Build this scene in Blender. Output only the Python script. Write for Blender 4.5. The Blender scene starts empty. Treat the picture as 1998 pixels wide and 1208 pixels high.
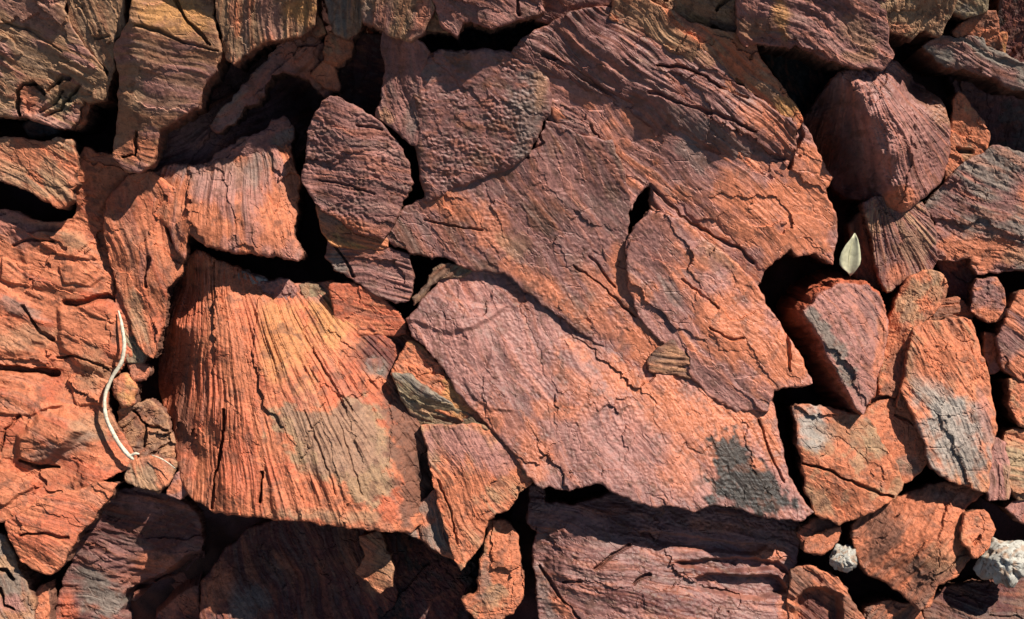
import bpy, math, random
import numpy as np
from mathutils import Matrix, Vector

# ------------------------------------------------------------------ frame, camera, light
S = 0.0005                 # metres per layout unit
CX, CY = 999.0, 604.0      # layout centre
DIST = 4200.0              # camera distance in layout units
RES = 2.15                 # mesh spacing in layout units
SLOPE = math.radians(40)   # the outcrop is a slope of 40 degrees

scene = bpy.context.scene
ROT = Matrix.Rotation(SLOPE, 4, 'X')          # local (right, up the slope, out of the slope) -> world
def W(v): return ROT @ Vector(v)

cam_d = bpy.data.cameras.new('camera'); cam = bpy.data.objects.new('camera', cam_d)
scene.collection.objects.link(cam)
cam_d.sensor_width = 36.0
cam_d.lens = 36.0 * DIST / 1998.0
cam_d.clip_start = 0.05; cam_d.clip_end = 200.0
cam.matrix_world = Matrix.Translation(W((0, 0, DIST * S))) @ ROT
scene.camera = cam

SUN_LOCAL = Vector((0.46, 0.62, 0.60)).normalized()
SUN = W(SUN_LOCAL).normalized()
elev = math.asin(SUN.z); azim = math.atan2(SUN.x, SUN.y)

world = bpy.data.worlds.new('World'); scene.world = world; world.use_nodes = True
wn = world.node_tree; bg = wn.nodes['Background']
sky = wn.nodes.new('ShaderNodeTexSky'); sky.sky_type = 'NISHITA'; sky.sun_disc = False
sky.sun_elevation = elev; sky.sun_rotation = azim; sky.altitude = 1500; sky.dust_density = 0.3
wn.links.new(sky.outputs[0], bg.inputs[0]); bg.inputs[1].default_value = 0.05

sd = bpy.data.lights.new('sun', 'SUN'); sd.energy = 5.0; sd.angle = math.radians(0.5); sd.color = (1.0, 0.95, 0.87)
sun = bpy.data.objects.new('sun', sd); scene.collection.objects.link(sun)
sun.rotation_euler = SUN.to_track_quat('Z', 'Y').to_euler()

scene.view_settings.view_transform = 'Standard'; scene.view_settings.look = 'None'
scene.view_settings.gamma = 1.0; scene.view_settings.exposure = 0.85
scene.view_settings.use_curve_mapping = False
scene.cycles.diffuse_bounces = 1

# ------------------------------------------------------------------ noise
def gn(x, y, seed=0):
    xi = np.floor(x).astype(np.int64); yi = np.floor(y).astype(np.int64)
    fx = x - xi; fy = y - yi
    def grad(ix, iy, dx, dy):
        h = (ix * 374761393 + iy * 668265263 + seed * 974634541) & 0xffffffff
        h = ((h ^ (h >> 13)) * 1274126177) & 0xffffffff
        h = h ^ (h >> 16)
        a = h * (2 * math.pi / 4294967296.0)
        return np.cos(a) * dx + np.sin(a) * dy
    u = fx * fx * fx * (fx * (fx * 6 - 15) + 10); v = fy * fy * fy * (fy * (fy * 6 - 15) + 10)
    n00 = grad(xi, yi, fx, fy); n10 = grad(xi + 1, yi, fx - 1, fy)
    n01 = grad(xi, yi + 1, fx, fy - 1); n11 = grad(xi + 1, yi + 1, fx - 1, fy - 1)
    a = n00 + (n10 - n00) * u; b = n01 + (n11 - n01) * u
    return (a + (b - a) * v) * 1.5
def fbm(x, y, seed=0, oc=4, gain=0.5):
    t = 0.0; a = 1.0; f = 1.0
    for k in range(oc):
        t = t + a * gn(x * f + 17.3 * k, y * f - 9.1 * k, seed + k); a *= gain; f *= 2.03
    return t
def sst(a, b, x):
    t = np.clip((x - a) / (b - a), 0, 1); return t * t * (3 - 2 * t)

def facets(x, y, ang, lx, ly, seed):
    """broken planes: each cell of a warped mosaic is a tilted plane, with small scarps between cells"""
    ca, sa = math.cos(ang), math.sin(ang)
    wx = 0.15 * fbm(x / 45, y / 45, seed + 1, 3, .6); wy = 0.15 * fbm(x / 45, y / 45, seed + 2, 3, .6)
    u = (ca * x + sa * y) / lx + wx; v = (-sa * x + ca * y) / ly + wy
    ui = np.floor(u).astype(np.int64); vi = np.floor(v).astype(np.int64)
    best = np.full(u.shape, 1e9); out = np.zeros(u.shape); cid = np.zeros(u.shape)
    def rnd(i, j, k):
        h = (i * 374761393 + j * 668265263 + (seed + k) * 974634541) & 0xffffffff
        h = ((h ^ (h >> 13)) * 1274126177) & 0xffffffff
        return ((h ^ (h >> 16)) & 0xffff) / 65535.0
    for di in (-1, 0, 1):
        for dj in (-1, 0, 1):
            i = ui + di; j = vi + dj
            px = i + rnd(i, j, 3); py = j + rnd(i, j, 4)
            d = (u - px) ** 2 + (v - py) ** 2
            h = (rnd(i, j, 5) - .5) * 1.0 + (u - px) * (rnd(i, j, 6) - .5) * 2.2 + (v - py) * (rnd(i, j, 7) - .5) * 2.2
            m = d < best
            best = np.where(m, d, best); out = np.where(m, h, out); cid = np.where(m, rnd(i, j, 8), cid)
    return out, cid

# ------------------------------------------------------------------ polygons
def resample(P, step, closed=True):
    out = []; n = len(P)
    for i in range(n if closed else n - 1):
        a = np.array(P[i][:2], float); b = np.array(P[(i + 1) % n][:2], float)
        m = max(1, int(round(np.hypot(*(b - a)) / step)))
        for k in range(m): out.append(a + (b - a) * k / m)
    if not closed: out.append(np.array(P[-1][:2], float))
    return np.array(out)
def jitter(P, amp, seed):
    Q = resample(P, 5.0)
    t = np.roll(Q, -2, 0) - np.roll(Q, 2, 0); l = np.hypot(t[:, 0], t[:, 1]) + 1e-6
    nx, ny = t[:, 1] / l, -t[:, 0] / l
    d = amp * (1.3 * gn(Q[:, 0] / 34, Q[:, 1] / 34, seed) + 0.9 * gn(Q[:, 0] / 13, Q[:, 1] / 13, seed + 5))
    return Q + np.stack([nx * d, ny * d], 1)
def inside(x, y, P):
    r = np.zeros(x.shape, bool); n = len(P); j = n - 1
    for i in range(n):
        xi, yi = P[i][0], P[i][1]; xj, yj = P[j][0], P[j][1]
        if yi != yj:
            r ^= ((yi > y) != (yj > y)) & (x < (xj - xi) * (y - yi) / (yj - yi) + xi)
        j = i
    return r
def nearest(x, y, P, closed=True):
    best = np.full(x.shape, 1e18); bx = np.zeros(x.shape); by = np.zeros(x.shape)
    n = len(P)
    for i in range(n if closed else n - 1):
        ax, ay = P[i][0], P[i][1]; b = P[(i + 1) % n]; dx, dy = b[0] - ax, b[1] - ay
        L = dx * dx + dy * dy + 1e-12
        t = np.clip(((x - ax) * dx + (y - ay) * dy) / L, 0, 1)
        qx = ax + t * dx; qy = ay + t * dy
        d = (x - qx) ** 2 + (y - qy) ** 2
        m = d < best
        best = np.where(m, d, best); bx = np.where(m, qx, bx); by = np.where(m, qy, by)
    return np.sqrt(best), bx, by
def rbf(cp, x, y):
    C = np.array(cp, float); n = len(C)
    A = np.ones((n + 1, n + 1)); A[n, n] = 0
    A[:n, :n] = np.hypot(C[:, None, 0] - C[None, :, 0], C[:, None, 1] - C[None, :, 1])
    w = np.linalg.solve(A, np.append(C[:, 2], 0))
    out = np.full(x.shape, w[n])
    for i in range(n): out = out + w[i] * np.hypot(x - C[i, 0], y - C[i, 1])
    return np.clip(out, C[:, 2].min() - 25, C[:, 2].max() + 15)

# ------------------------------------------------------------------ colours of the stone; R and D also deepen shadows
PAL = dict(
    O=(.455, .144, .069), RO=(.39, .098, .048), Y=(.43, .200, .072), T=(.33, .180, .098),
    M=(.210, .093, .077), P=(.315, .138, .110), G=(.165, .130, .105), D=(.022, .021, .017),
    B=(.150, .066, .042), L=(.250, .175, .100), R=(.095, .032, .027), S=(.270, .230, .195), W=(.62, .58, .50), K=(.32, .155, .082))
PAL = {k: np.array(v) for k, v in PAL.items()}

def base_level(y):
    """the outcrop steepens up the slope"""
    t = np.clip(680 - y, 0, None); return 0.69 * t * t / 1360.0  # curve added to turn the upper rocks from the sun and dim them

# ------------------------------------------------------------------ materials
def rock_material(name, rough=0.62, bump=0.55, spec=0.22, speck=0.5):
    m = bpy.data.materials.new(name); m.use_nodes = True; nt = m.node_tree; N = nt.nodes; L = nt.links
    b = N['Principled BSDF']
    at = N.new('ShaderNodeAttribute'); at.attribute_name = 'stone'
    tc = N.new('ShaderNodeTexCoord')
    n1 = N.new('ShaderNodeTexNoise'); n1.inputs['Scale'].default_value = 190; n1.inputs['Detail'].default_value = 6; n1.inputs['Roughness'].default_value = 0.65
    n2 = N.new('ShaderNodeTexNoise'); n2.inputs['Scale'].default_value = 760; n2.inputs['Detail'].default_value = 4; n2.inputs['Roughness'].default_value = 0.7
    L.new(tc.outputs['Object'], n1.inputs['Vector']); L.new(tc.outputs['Object'], n2.inputs['Vector'])
    r1 = N.new('ShaderNodeMapRange'); r1.inputs[1].default_value = .3; r1.inputs[2].default_value = .7; r1.inputs[3].default_value = .78; r1.inputs[4].default_value = 1.2
    L.new(n1.outputs['Fac'], r1.inputs[0])
    r2 = N.new('ShaderNodeMapRange'); r2.inputs[1].default_value = .34; r2.inputs[2].default_value = .46; r2.inputs[3].default_value = 1.0 - speck; r2.inputs[4].default_value = 1.0
    L.new(n2.outputs['Fac'], r2.inputs[0])
    mu = N.new('ShaderNodeMath'); mu.operation = 'MULTIPLY'; L.new(r1.outputs[0], mu.inputs[0]); L.new(r2.outputs[0], mu.inputs[1])
    mx = N.new('ShaderNodeVectorMath'); mx.operation = 'SCALE'; L.new(at.outputs['Color'], mx.inputs[0]); L.new(mu.outputs[0], mx.inputs['Scale'])
    L.new(mx.outputs[0], b.inputs['Base Color'])
    rr = N.new('ShaderNodeMapRange'); rr.inputs[1].default_value = .35; rr.inputs[2].default_value = .65; rr.inputs[3].default_value = rough - .14; rr.inputs[4].default_value = rough + .16
    L.new(n1.outputs['Fac'], rr.inputs[0]); L.new(rr.outputs[0], b.inputs['Roughness'])
    b.inputs['Specular IOR Level'].default_value = spec
    bp = N.new('ShaderNodeBump'); bp.inputs['Strength'].default_value = bump; bp.inputs['Distance'].default_value = 0.0012
    ad = N.new('ShaderNodeMath'); ad.operation = 'MULTIPLY_ADD'; L.new(n1.outputs['Fac'], ad.inputs[0]); ad.inputs[1].default_value = 0.3; L.new(n2.outputs['Fac'], ad.inputs[2])
    L.new(ad.outputs[0], bp.inputs['Height']); L.new(bp.outputs[0], b.inputs['Normal'])
    return m
MAT = {'rock': rock_material('weathered_red_rock'),
       'smooth': rock_material('slick_mauve_rock', rough=0.44, bump=0.45, spec=0.35, speck=.35),
       'bed': rock_material('shaded_red_rubble', rough=0.8, bump=0.6, spec=0.2),
       'pale': rock_material('pitted_white_stone', rough=0.8, bump=0.4, spec=0.2, speck=.2)}

def link_mesh(name, V, F, mat, col=None, loc=(0, 0, 0), smooth=True, parent=None):
    """V local vertices in layout units; F (n,4) int array, a quad whose last two are equal is a triangle"""
    me = bpy.data.meshes.new(name)
    F = np.asarray(F, np.int64)
    tri = F[:, 2] == F[:, 3]
    sizes = np.where(tri, 3, 4)
    keep = np.ones(F.shape, bool); keep[tri, 3] = False
    loops = F[keep]
    starts = np.concatenate([[0], np.cumsum(sizes)[:-1]])
    me.vertices.add(len(V)); me.vertices.foreach_set('co', (np.asarray(V, np.float64) * S).astype(np.float32).ravel())
    me.loops.add(len(loops)); me.loops.foreach_set('vertex_index', loops.astype(np.int32))
    me.polygons.add(len(F)); me.polygons.foreach_set('loop_start', starts.astype(np.int32)); me.polygons.foreach_set('loop_total', sizes.astype(np.int32))
    me.polygons.foreach_set('use_smooth', np.full(len(F), smooth, bool))
    me.update(calc_edges=True); me.validate()
    if col is not None:
        a = me.attributes.new('stone', 'FLOAT_COLOR', 'POINT')
        c = np.ones((len(V), 4), np.float32); c[:, :3] = col; a.data.foreach_set('color', c.ravel())
    me.materials.append(mat)
    o = bpy.data.objects.new(name, me); scene.collection.objects.link(o)
    M = Matrix.Translation(W((loc[0] * S, loc[1] * S, loc[2] * S))) @ ROT
    if parent is not None:
        o.parent = parent; o.matrix_parent_inverse = Matrix.Identity(4)
        o.matrix_basis = PM[parent.name].inverted() @ M
    else: o.matrix_basis = M
    PM[o.name] = M
    return o
PM = {}

# ------------------------------------------------------------------ one rock
SEED = [11]
def rock(label, poly, h, base='O', sec=None, secamt=0.35, patches=(), g=(0, 0), cp=None, stri=None, rough=1.0, pit=0.0,
         edge=(3.5, 5), jit=3.2, cracks=(), lifts=(), depth=270, name='rock', cat='rock', wall='B', terr=None, mat='rock',
         parent=None, undul=1.0, fine=1.0, fac=1.0, group=None, res=None, grow=5, grain=None, under=-.05):
    SEED[0] += 13; sd_ = SEED[0]
    step = res or RES
    P = jitter(poly, jit, sd_)
    if grow:
        t = np.roll(P, -2, 0) - np.roll(P, 2, 0); l = np.hypot(t[:, 0], t[:, 1]) + 1e-6
        sg = 1 if np.sum(P[:, 0] * np.roll(P[:, 1], -1) - np.roll(P[:, 0], -1) * P[:, 1]) > 0 else -1
        P = P + grow * sg * np.stack([t[:, 1] / l, -t[:, 0] / l], 1)
    x0, y0 = P.min(0) - step; x1, y1 = P.max(0) + step
    nx = int((x1 - x0) / step) + 2; ny = int((y1 - y0) / step) + 2
    gx, gy = np.meshgrid(x0 + step * np.arange(nx), y0 + step * np.arange(ny))
    X = gx.ravel(); Y = gy.ravel()
    ins = inside(X, Y, P)
    I2 = ins.reshape(ny, nx)
    q = I2[:-1, :-1] | I2[1:, :-1] | I2[:-1, 1:] | I2[1:, 1:]
    jy, jx = np.nonzero(q)
    a = jy * nx + jx; F = np.stack([a, a + nx, a + nx + 1, a + 1], 1)      # image y runs down, so this order faces out
    used = np.unique(F); remap = np.full(nx * ny, -1); remap[used] = np.arange(len(used))
    F = remap[F]; X = X[used]; Y = Y[used]; ins = ins[used]
    d, bx, by = nearest(X, Y, P)
    X = np.where(ins, X, bx); Y = np.where(ins, Y, by); d = np.where(ins, d, 0)
    # interior points pressed very close to the rim are fine: quads only get thin
    cx, cy = P.mean(0)
    # ---- height
    H = np.full(X.shape, 0.0)
    H += g[0] * (X - cx) / 100 + g[1] * (Y - cy) / 100
    if cp: H += rbf(cp, X, Y)
    sc = min(1.0, math.sqrt((x1 - x0) * (y1 - y0)) / 220.0)
    H += undul * sc * (7 * fbm(X / 140, Y / 140, sd_, 2) + 1.1 * fbm(X / 42, Y / 42, sd_ + 3, 3))
    fa = math.radians(stri[1]) if stri and stri[0] == 'dir' else (math.radians(80) if stri else .5 + sd_ % 3)
    f1, c1 = facets(X, Y, fa, 150 * max(sc, .4), 62 * max(sc, .4), sd_ + 200)
    f2, c2 = facets(X, Y, fa + .3, 46, 22, sd_ + 230)
    H += fac * (6.0 * sc * f1 + 1.2 * f2)
    s_n = None
    if stri and stri[0] == 'fan':
        _, ax, ay, amp, fr = stri
        wob = 6 * gn(X / 90, Y / 90, sd_ + 8)
        th = np.arctan2(X + wob - ax, Y - ay); r = np.hypot(X - ax, Y - ay)
        p = th * 420.0; qq = r * 0.055
    else:
        ang = stri[1] if stri else (sd_ * 37) % 180
        ca, sa = math.cos(math.radians(ang)), math.sin(math.radians(ang))
        wob = 16 * gn(X / 110, Y / 110, sd_ + 8)
        p = -sa * X + ca * Y + wob; qq = (ca * X + sa * Y) * 0.055
        if stri: amp, fr = stri[2], stri[3]
    if stri and stri[0] == 'fan': H += amp * 1.1 * fbm(p / 85, qq / 60, sd_ + 15, 2)
    q2 = qq * (2.4 if stri else 8.0)
    fs = fbm(p / 6.5, q2 / 6.5, sd_ + 300, 3, .6)
    fm = fbm(p / 19 + 4, q2 / 19, sd_ + 310, 3, .6)
    hair = np.clip(1 - np.abs(gn(p / 30 + .2 * fs, q2 / 34, sd_ + 320)) / 0.035, 0, 1) * sst(-.1, .25, gn(X / 60, Y / 60, sd_ + 321))
    if stri:
        s1 = fbm(p / (26 / fr), qq / (26 / fr), sd_ + 21, 4, 0.62)
        s2 = 1 - 2 * np.abs(gn(p / (15 / fr), qq / (20 / fr), sd_ + 27))
        msk = sst(-.45, .35, gn(X / 100, Y / 100, sd_ + 29)) * .75 + .35
        s_n = (s1 + 0.55 * s2) * msk
        H += amp * s_n
    gr = grain if grain is not None else .25 + .55 * ((sd_ * 7919) % 101) / 100
    iso = fbm(X / 5.5, Y / 5.5, sd_ + 330, 2, .6)
    H += rough * (1.1 * gr * fs + .6 * fm + .55 * (1 - gr) * iso) - 1.7 * hair * (.4 + gr)
    if terr:
        st, k = terr
        w_ = H / st + 0.25 * gn(X / 30, Y / 30, sd_ + 40); f = w_ - np.floor(w_)
        H = H * (1 - k) + k * st * (np.floor(w_) + sst(.55, 1.0, f))
    if pit: H += pit * (.25 + .9 * sst(-.35, .35, gn(X / 65, Y / 65, sd_ + 34))) * (1.3 * gn(X / 7.0, Y / 6.0, sd_ + 31) + 0.9 * gn(X / 17, Y / 14, sd_ + 32))
    H += rough * (0.6 * fbm(X / 12, Y / 12, sd_ + 33, 2, 0.6)) * fine
    cre = np.abs(gn(X / 70 + .3 * gn(X / 25, Y / 25, sd_ + 51), Y / 70, sd_ + 52))
    H -= rough * sc * 2.0 * np.clip(1 - cre / 0.03, 0, 1) * sst(0, .3, gn(X / 130, Y / 130, sd_ + 53))                       # fine natural fissures
    for lf in lifts:
        lp, dh, soft = lf[:3]
        lp = jitter(lp, 2.2, sd_ + 60 + len(lp))
        m = (X > lp[:, 0].min() - 40) & (X < lp[:, 0].max() + 40) & (Y > lp[:, 1].min() - 40) & (Y < lp[:, 1].max() + 40)
        if m.any():
            dd, _, _ = nearest(X[m], Y[m], lp); ii = inside(X[m], Y[m], lp)
            sg = np.where(ii, dd, -dd); H[m] += dh * sst(-soft * .5, soft * .5, sg)
    crk = np.zeros(X.shape)
    for w, dep, pl in cracks:
        pl = resample(pl, 8, False)
        pl = pl + np.stack([2.5 * gn(pl[:, 0] / 16, pl[:, 1] / 16, sd_ + 71), 2.5 * gn(pl[:, 0] / 16, pl[:, 1] / 16, sd_ + 72)], 1) * 1.4
        m = (X > pl[:, 0].min() - 20) & (X < pl[:, 0].max() + 20) & (Y > pl[:, 1].min() - 20) & (Y < pl[:, 1].max() + 20)
        if m.any():
            dd, qx, qy = nearest(X[m], Y[m], pl, False)
            ww = w * (0.65 + 0.7 * np.clip(0.5 + gn(qx / 40, qy / 40, sd_ + 73), 0, 1))
            k = 1 - sst(ww * .35, ww, dd); H[m] -= dep * k; crk[m] = np.maximum(crk[m], k)
    # worn rim
    eh, er = edge
    ern = er * (0.55 + 0.9 * np.clip(.5 + gn(bx / 40, by / 40, sd_ + 81), 0, 1.2))
    t = np.clip(1 - d / ern, 0, 1); H -= eh * (1 - np.sqrt(np.clip(1 - t * t, 0, 1)))
    H += h + base_level(Y)
    hc = h + float(base_level(np.array([cy]))[0])
    # ---- colour of the stone
    col = np.tile(PAL[base], (len(X), 1)).astype(float)
    if s_n is not None:
        nz = 0.55 * s_n + 0.6 * fbm(X / 90, Y / 90, sd_ + 90, 3)
        mott = np.clip(s_n * .5, -1, 1)
    else:
        nz = fbm(X / 75, Y / 75, sd_ + 90, 4, 0.6); mott = fbm(X / 22, Y / 22, sd_ + 92, 3)
    if sec:
        k = sst(-0.16, 0.22, nz + (secamt - 0.5) * 1.5) * .85
        col += (PAL[sec] - col) * k[:, None]
    col *= (1 + .16 * (c1 - .5) + .14 * (c2 - .5))[:, None]
    wk = sst(.15, .6, fm) * .32; col += (PAL['O'] * .95 - col) * wk[:, None]            # iron staining along the grain
    wk = sst(.18, .6, -fm) * .26; col += (PAL['G'] - col) * wk[:, None]
    wk = sst(.35, .7, gr * fs + (1 - gr) * iso) * .25; col += (PAL['T'] * 1.2 - col) * wk[:, None]
    for pt in patches:
        if pt[0] == 'poly':
            _, pl, key, st = pt
            dd, _, _ = nearest(X, Y, resample(pl, 12)); ii = inside(X, Y, pl)
            e = 0.92 - np.where(ii, dd, -dd) / 46.0 + 0.42 * fbm(X / 30, Y / 30, sd_ + 101, 4, .6) + .22 * fm
        else:
            px, py, rx, ry, ang, key = pt[:6]; st = pt[6] if len(pt) > 6 else 0.9
            ca, sa = math.cos(math.radians(ang)), math.sin(math.radians(ang))
            ex = ((X - px) * ca + (Y - py) * sa) / rx; ey = (-(X - px) * sa + (Y - py) * ca) / ry
            e = np.hypot(ex, ey) + 0.42 * fbm(X / 46, Y / 46, sd_ + 101, 4, 0.6) + .28 * fm
        k = (1 - (sst(0.72, 1.12, e) if pt[0] == 'poly' else sst(.45, 1.25, e))) * st
        col += (PAL[key] - col) * k[:, None]
    wk = np.clip(hair * .4 * (.3 + gr) + sst(.5, .85, -fs) * .35 * gr + sst(.5, .8, -iso) * .3, 0, 1); col += (PAL['B'] * .6 - col) * wk[:, None]  # dark tint in hairlines and grooves, painting in their shade
    v = 1 + 0.16 * mott + 0.16 * fbm(X / 9, Y / 9, sd_ + 95, 2)
    col *= np.clip(v, .55, 1.5)[:, None]
    lich = sst(.42, .62, fbm(X / 30, Y / 30, sd_ + 97, 4, .65)) * .55               # dark weathering stains
    col += (PAL['B'] * .8 - col) * lich[:, None]
    rim = np.clip(1 - d / 7.0, 0, 1) * np.clip(gn(bx / 25, by / 25, sd_ + 98) + .25, 0, 1) * .5
    col += (np.array(PAL[base]) * 1.15 - col) * rim[:, None]
    # ---- walls below the rim
    e = np.concatenate([F[:, [0, 1]], F[:, [1, 2]], F[:, [2, 3]], F[:, [3, 0]]])
    key = np.minimum(e[:, 0], e[:, 1]) * (len(X) + 1) + np.maximum(e[:, 0], e[:, 1])
    u, inv, cnt = np.unique(key, return_inverse=True, return_counts=True)
    be = e[cnt[inv] == 1]
    bv = np.unique(be); bm = np.full(len(X), -1); bm[bv] = np.arange(len(bv))
    wx, wy, wh = X[bv], Y[bv], H[bv]
    # outward direction from the rim polygon
    onx = np.zeros(len(bv)); ony = np.zeros(len(bv))
    T = np.roll(P, -1, 0) - P; area = np.sum(P[:, 0] * np.roll(P[:, 1], -1) - np.roll(P[:, 0], -1) * P[:, 1])
    sgn = 1 if area > 0 else -1
    NX, NY = sgn * T[:, 1], -sgn * T[:, 0]; ln = np.hypot(NX, NY) + 1e-9; NX, NY = NX / ln, NY / ln
    NX = (NX + np.roll(NX, 1) + np.roll(NX, -1) + np.roll(NX, 2) + np.roll(NX, -2)) / 5; NY = (NY + np.roll(NY, 1) + np.roll(NY, -1) + np.roll(NY, 2) + np.roll(NY, -2)) / 5
    for s0 in range(0, len(bv), 4000):
        i_ = np.argmin((wx[s0:s0 + 4000, None] - P[None, :, 0]) ** 2 + (wy[s0:s0 + 4000, None] - P[None, :, 1]) ** 2, 1)
        onx[s0:s0 + 4000] = NX[i_]; ony[s0:s0 + 4000] = NY[i_]
    VV = [np.stack([X, Y, H], 1)]; CC = [col]; FF = [F]; off = len(X); prev = None
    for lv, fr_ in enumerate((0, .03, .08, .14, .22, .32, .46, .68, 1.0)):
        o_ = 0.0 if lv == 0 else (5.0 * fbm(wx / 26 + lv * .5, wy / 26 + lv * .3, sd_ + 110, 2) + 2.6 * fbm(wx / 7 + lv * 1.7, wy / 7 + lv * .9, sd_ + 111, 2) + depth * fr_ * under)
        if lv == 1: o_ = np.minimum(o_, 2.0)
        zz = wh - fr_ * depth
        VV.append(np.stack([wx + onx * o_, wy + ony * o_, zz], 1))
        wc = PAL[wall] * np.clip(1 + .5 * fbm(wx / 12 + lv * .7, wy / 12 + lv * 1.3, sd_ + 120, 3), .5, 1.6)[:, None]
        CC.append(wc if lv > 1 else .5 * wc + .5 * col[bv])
        cur = off + np.arange(len(bv)); off += len(bv)
        if prev is not None:
            i0 = bm[be[:, 0]]; i1 = bm[be[:, 1]]
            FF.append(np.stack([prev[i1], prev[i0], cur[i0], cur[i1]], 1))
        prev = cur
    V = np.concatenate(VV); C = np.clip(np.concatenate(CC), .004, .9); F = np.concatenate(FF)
    k = 1 - hc / DIST                                   # real size of the piece at its own distance
    ox, oy = (cx - CX) * k, -(cy - CY) * k
    L = np.stack([(V[:, 0] - cx) * k, -(V[:, 1] - cy) * k, V[:, 2] - hc], 1)
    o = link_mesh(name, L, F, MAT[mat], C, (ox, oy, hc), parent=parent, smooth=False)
    if parent is None:
        o['label'] = label; o['category'] = cat
        if group: o['group'] = group
    elif label: o['label'] = label
    return o

# ------------------------------------------------------------------ the ground under and around the rocks
def ground():
    def sheet(x, y, rough_out):
        hh = -275 + base_level(y) + 16 * fbm(x / 90, y / 90, 5, 4)
        cell = fbm(x / 210, y / 210, 77, 2); r = np.abs(gn(x / 170, y / 170, 78))
        out = np.maximum(np.maximum(-120 - x, x - 2118), np.maximum(-110 - y, y - 1318))
        k = sst(0, 90, out)
        hh = hh + k * (215 + 60 * cell + 45 * np.round(2.2 * gn(x / 260, y / 260, 79)) / 2.2 - 55 * np.clip(1 - r / .12, 0, 1))
        return hh
    xs = np.concatenate([np.linspace(-6000, -160, 130), np.arange(-150, 2150, 7.0), np.linspace(2160, 8000, 130)])
    ys = np.concatenate([np.linspace(-5000, -160, 110), np.arange(-150, 1360, 7.0), np.linspace(1370, 6000, 110)])
    gx, gy = np.meshgrid(xs, ys); X = gx.ravel(); Y = gy.ravel()
    H = sheet(X, Y, 0) ; H = np.where(Y < 0, sheet(X, np.maximum(Y, 0), 0) - .69 * Y, H)
    n, m = len(ys), len(xs)
    jy, jx = np.meshgrid(np.arange(n - 1), np.arange(m - 1), indexing='ij'); a = (jy * m + jx).ravel()
    F = np.stack([a, a + m, a + m + 1, a + 1], 1)
    k = sst(-.2, .3, fbm(X / 130, Y / 130, 81, 4))
    col = PAL['B'] * .8 + (PAL['M'] * .8 - PAL['B'] * .8) * k[:, None]
    o = link_mesh('ground', np.stack([X - CX, -(Y - CY), H], 1), F, MAT['bed'], col)
    o['kind'] = 'structure'; o['label'] = 'dark red rubble bed in the gaps between the rocks'
ground()

# ================================================================== the rocks
# ---- top left
rock('broad tan weathered slab in the top left corner', [(-160,-157),(128,-200),(124,20),(131,50),(152,86),(182,126),(192,145),(185,165),(176,180),(140,181),(126,196),(118,217),(106,236),(62,226),(20,214),(-168,206)], 12, 'T', 'P', .32,
     g=(0,-4), stri=('dir',24,2.2,.8), cracks=[(5,26,[(8,212),(7,190),(14,168),(28,156),(46,152)]),(4,20,[(46,152),(58,163),(62,172)]),(5,22,[(92,150),(104,142),(118,143)]),(3,10,[(70,168),(92,150)]),(4,14,[(60,215),(90,200),(112,176),(136,160)]),(4,12,[(50,206),(80,190),(98,166)]),(3,6,[(0,40),(60,60),(110,95)])],
     lifts=[([(66,205),(80,180),(100,160),(125,150),(132,165),(112,190),(96,222),(70,224)],-10,12),([(18,200),(20,172),(36,160),(56,164),(64,180),(52,200),(34,212)],-8,10)], patches=[(30,185,22,26,0,'O',.7),(95,190,40,22,-40,'L'),(60,20,80,40,20,'P',.6)], terr=(7,.5), name='flat_rock', cat='flat rock')
rock('narrow tan wedge of rock beside the top left slab, left of the black gap', [(131,-213),(248,-167),(233,18),(229,52),(208,68),(204,96),(198,130),(186,160),(174,178),(158,176),(166,158),(194,134),(186,116),(158,86),(137,50),(130,24)], 4, 'T', 'K', .3, stri=('dir',70,1.8,1), cracks=[(4,16,[(165,105),(178,120),(190,128)]),(3,8,[(170,68),(200,62)])])
rock('small orange block hanging under the tan wedge at upper left', [(135,191),(172,193),(171,212),(152,240),(137,250),(114,236),(122,214)], -34, 'O', 'K', .3, g=(10,-14), cracks=[(3,10,[(138,195),(136,248)])], name='stone', cat='stone', grow=5)
rock('round dark grey pebble in the shaded slot at left', [(48,246),(60,236),(84,232),(104,240),(108,256),(90,264),(60,263)], -62, 'D', 'G', .4, edge=(14,16), depth=90, name='pebble', cat='pebble')
rock('orange tan ledge at the left edge below the shaded slot', [(-143,270),(30,274),(80,279),(140,277),(146,300),(141,350),(146,358),(132,368),(136,386),(112,400),(84,386),(58,370),(20,352),(-222,326)], -12, 'O', 'T', .45, g=(4,8), stri=('dir',35,1.8,.9), patches=[(40,300,60,30,0,'O',.8),(110,365,40,24,30,'T')])
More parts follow.
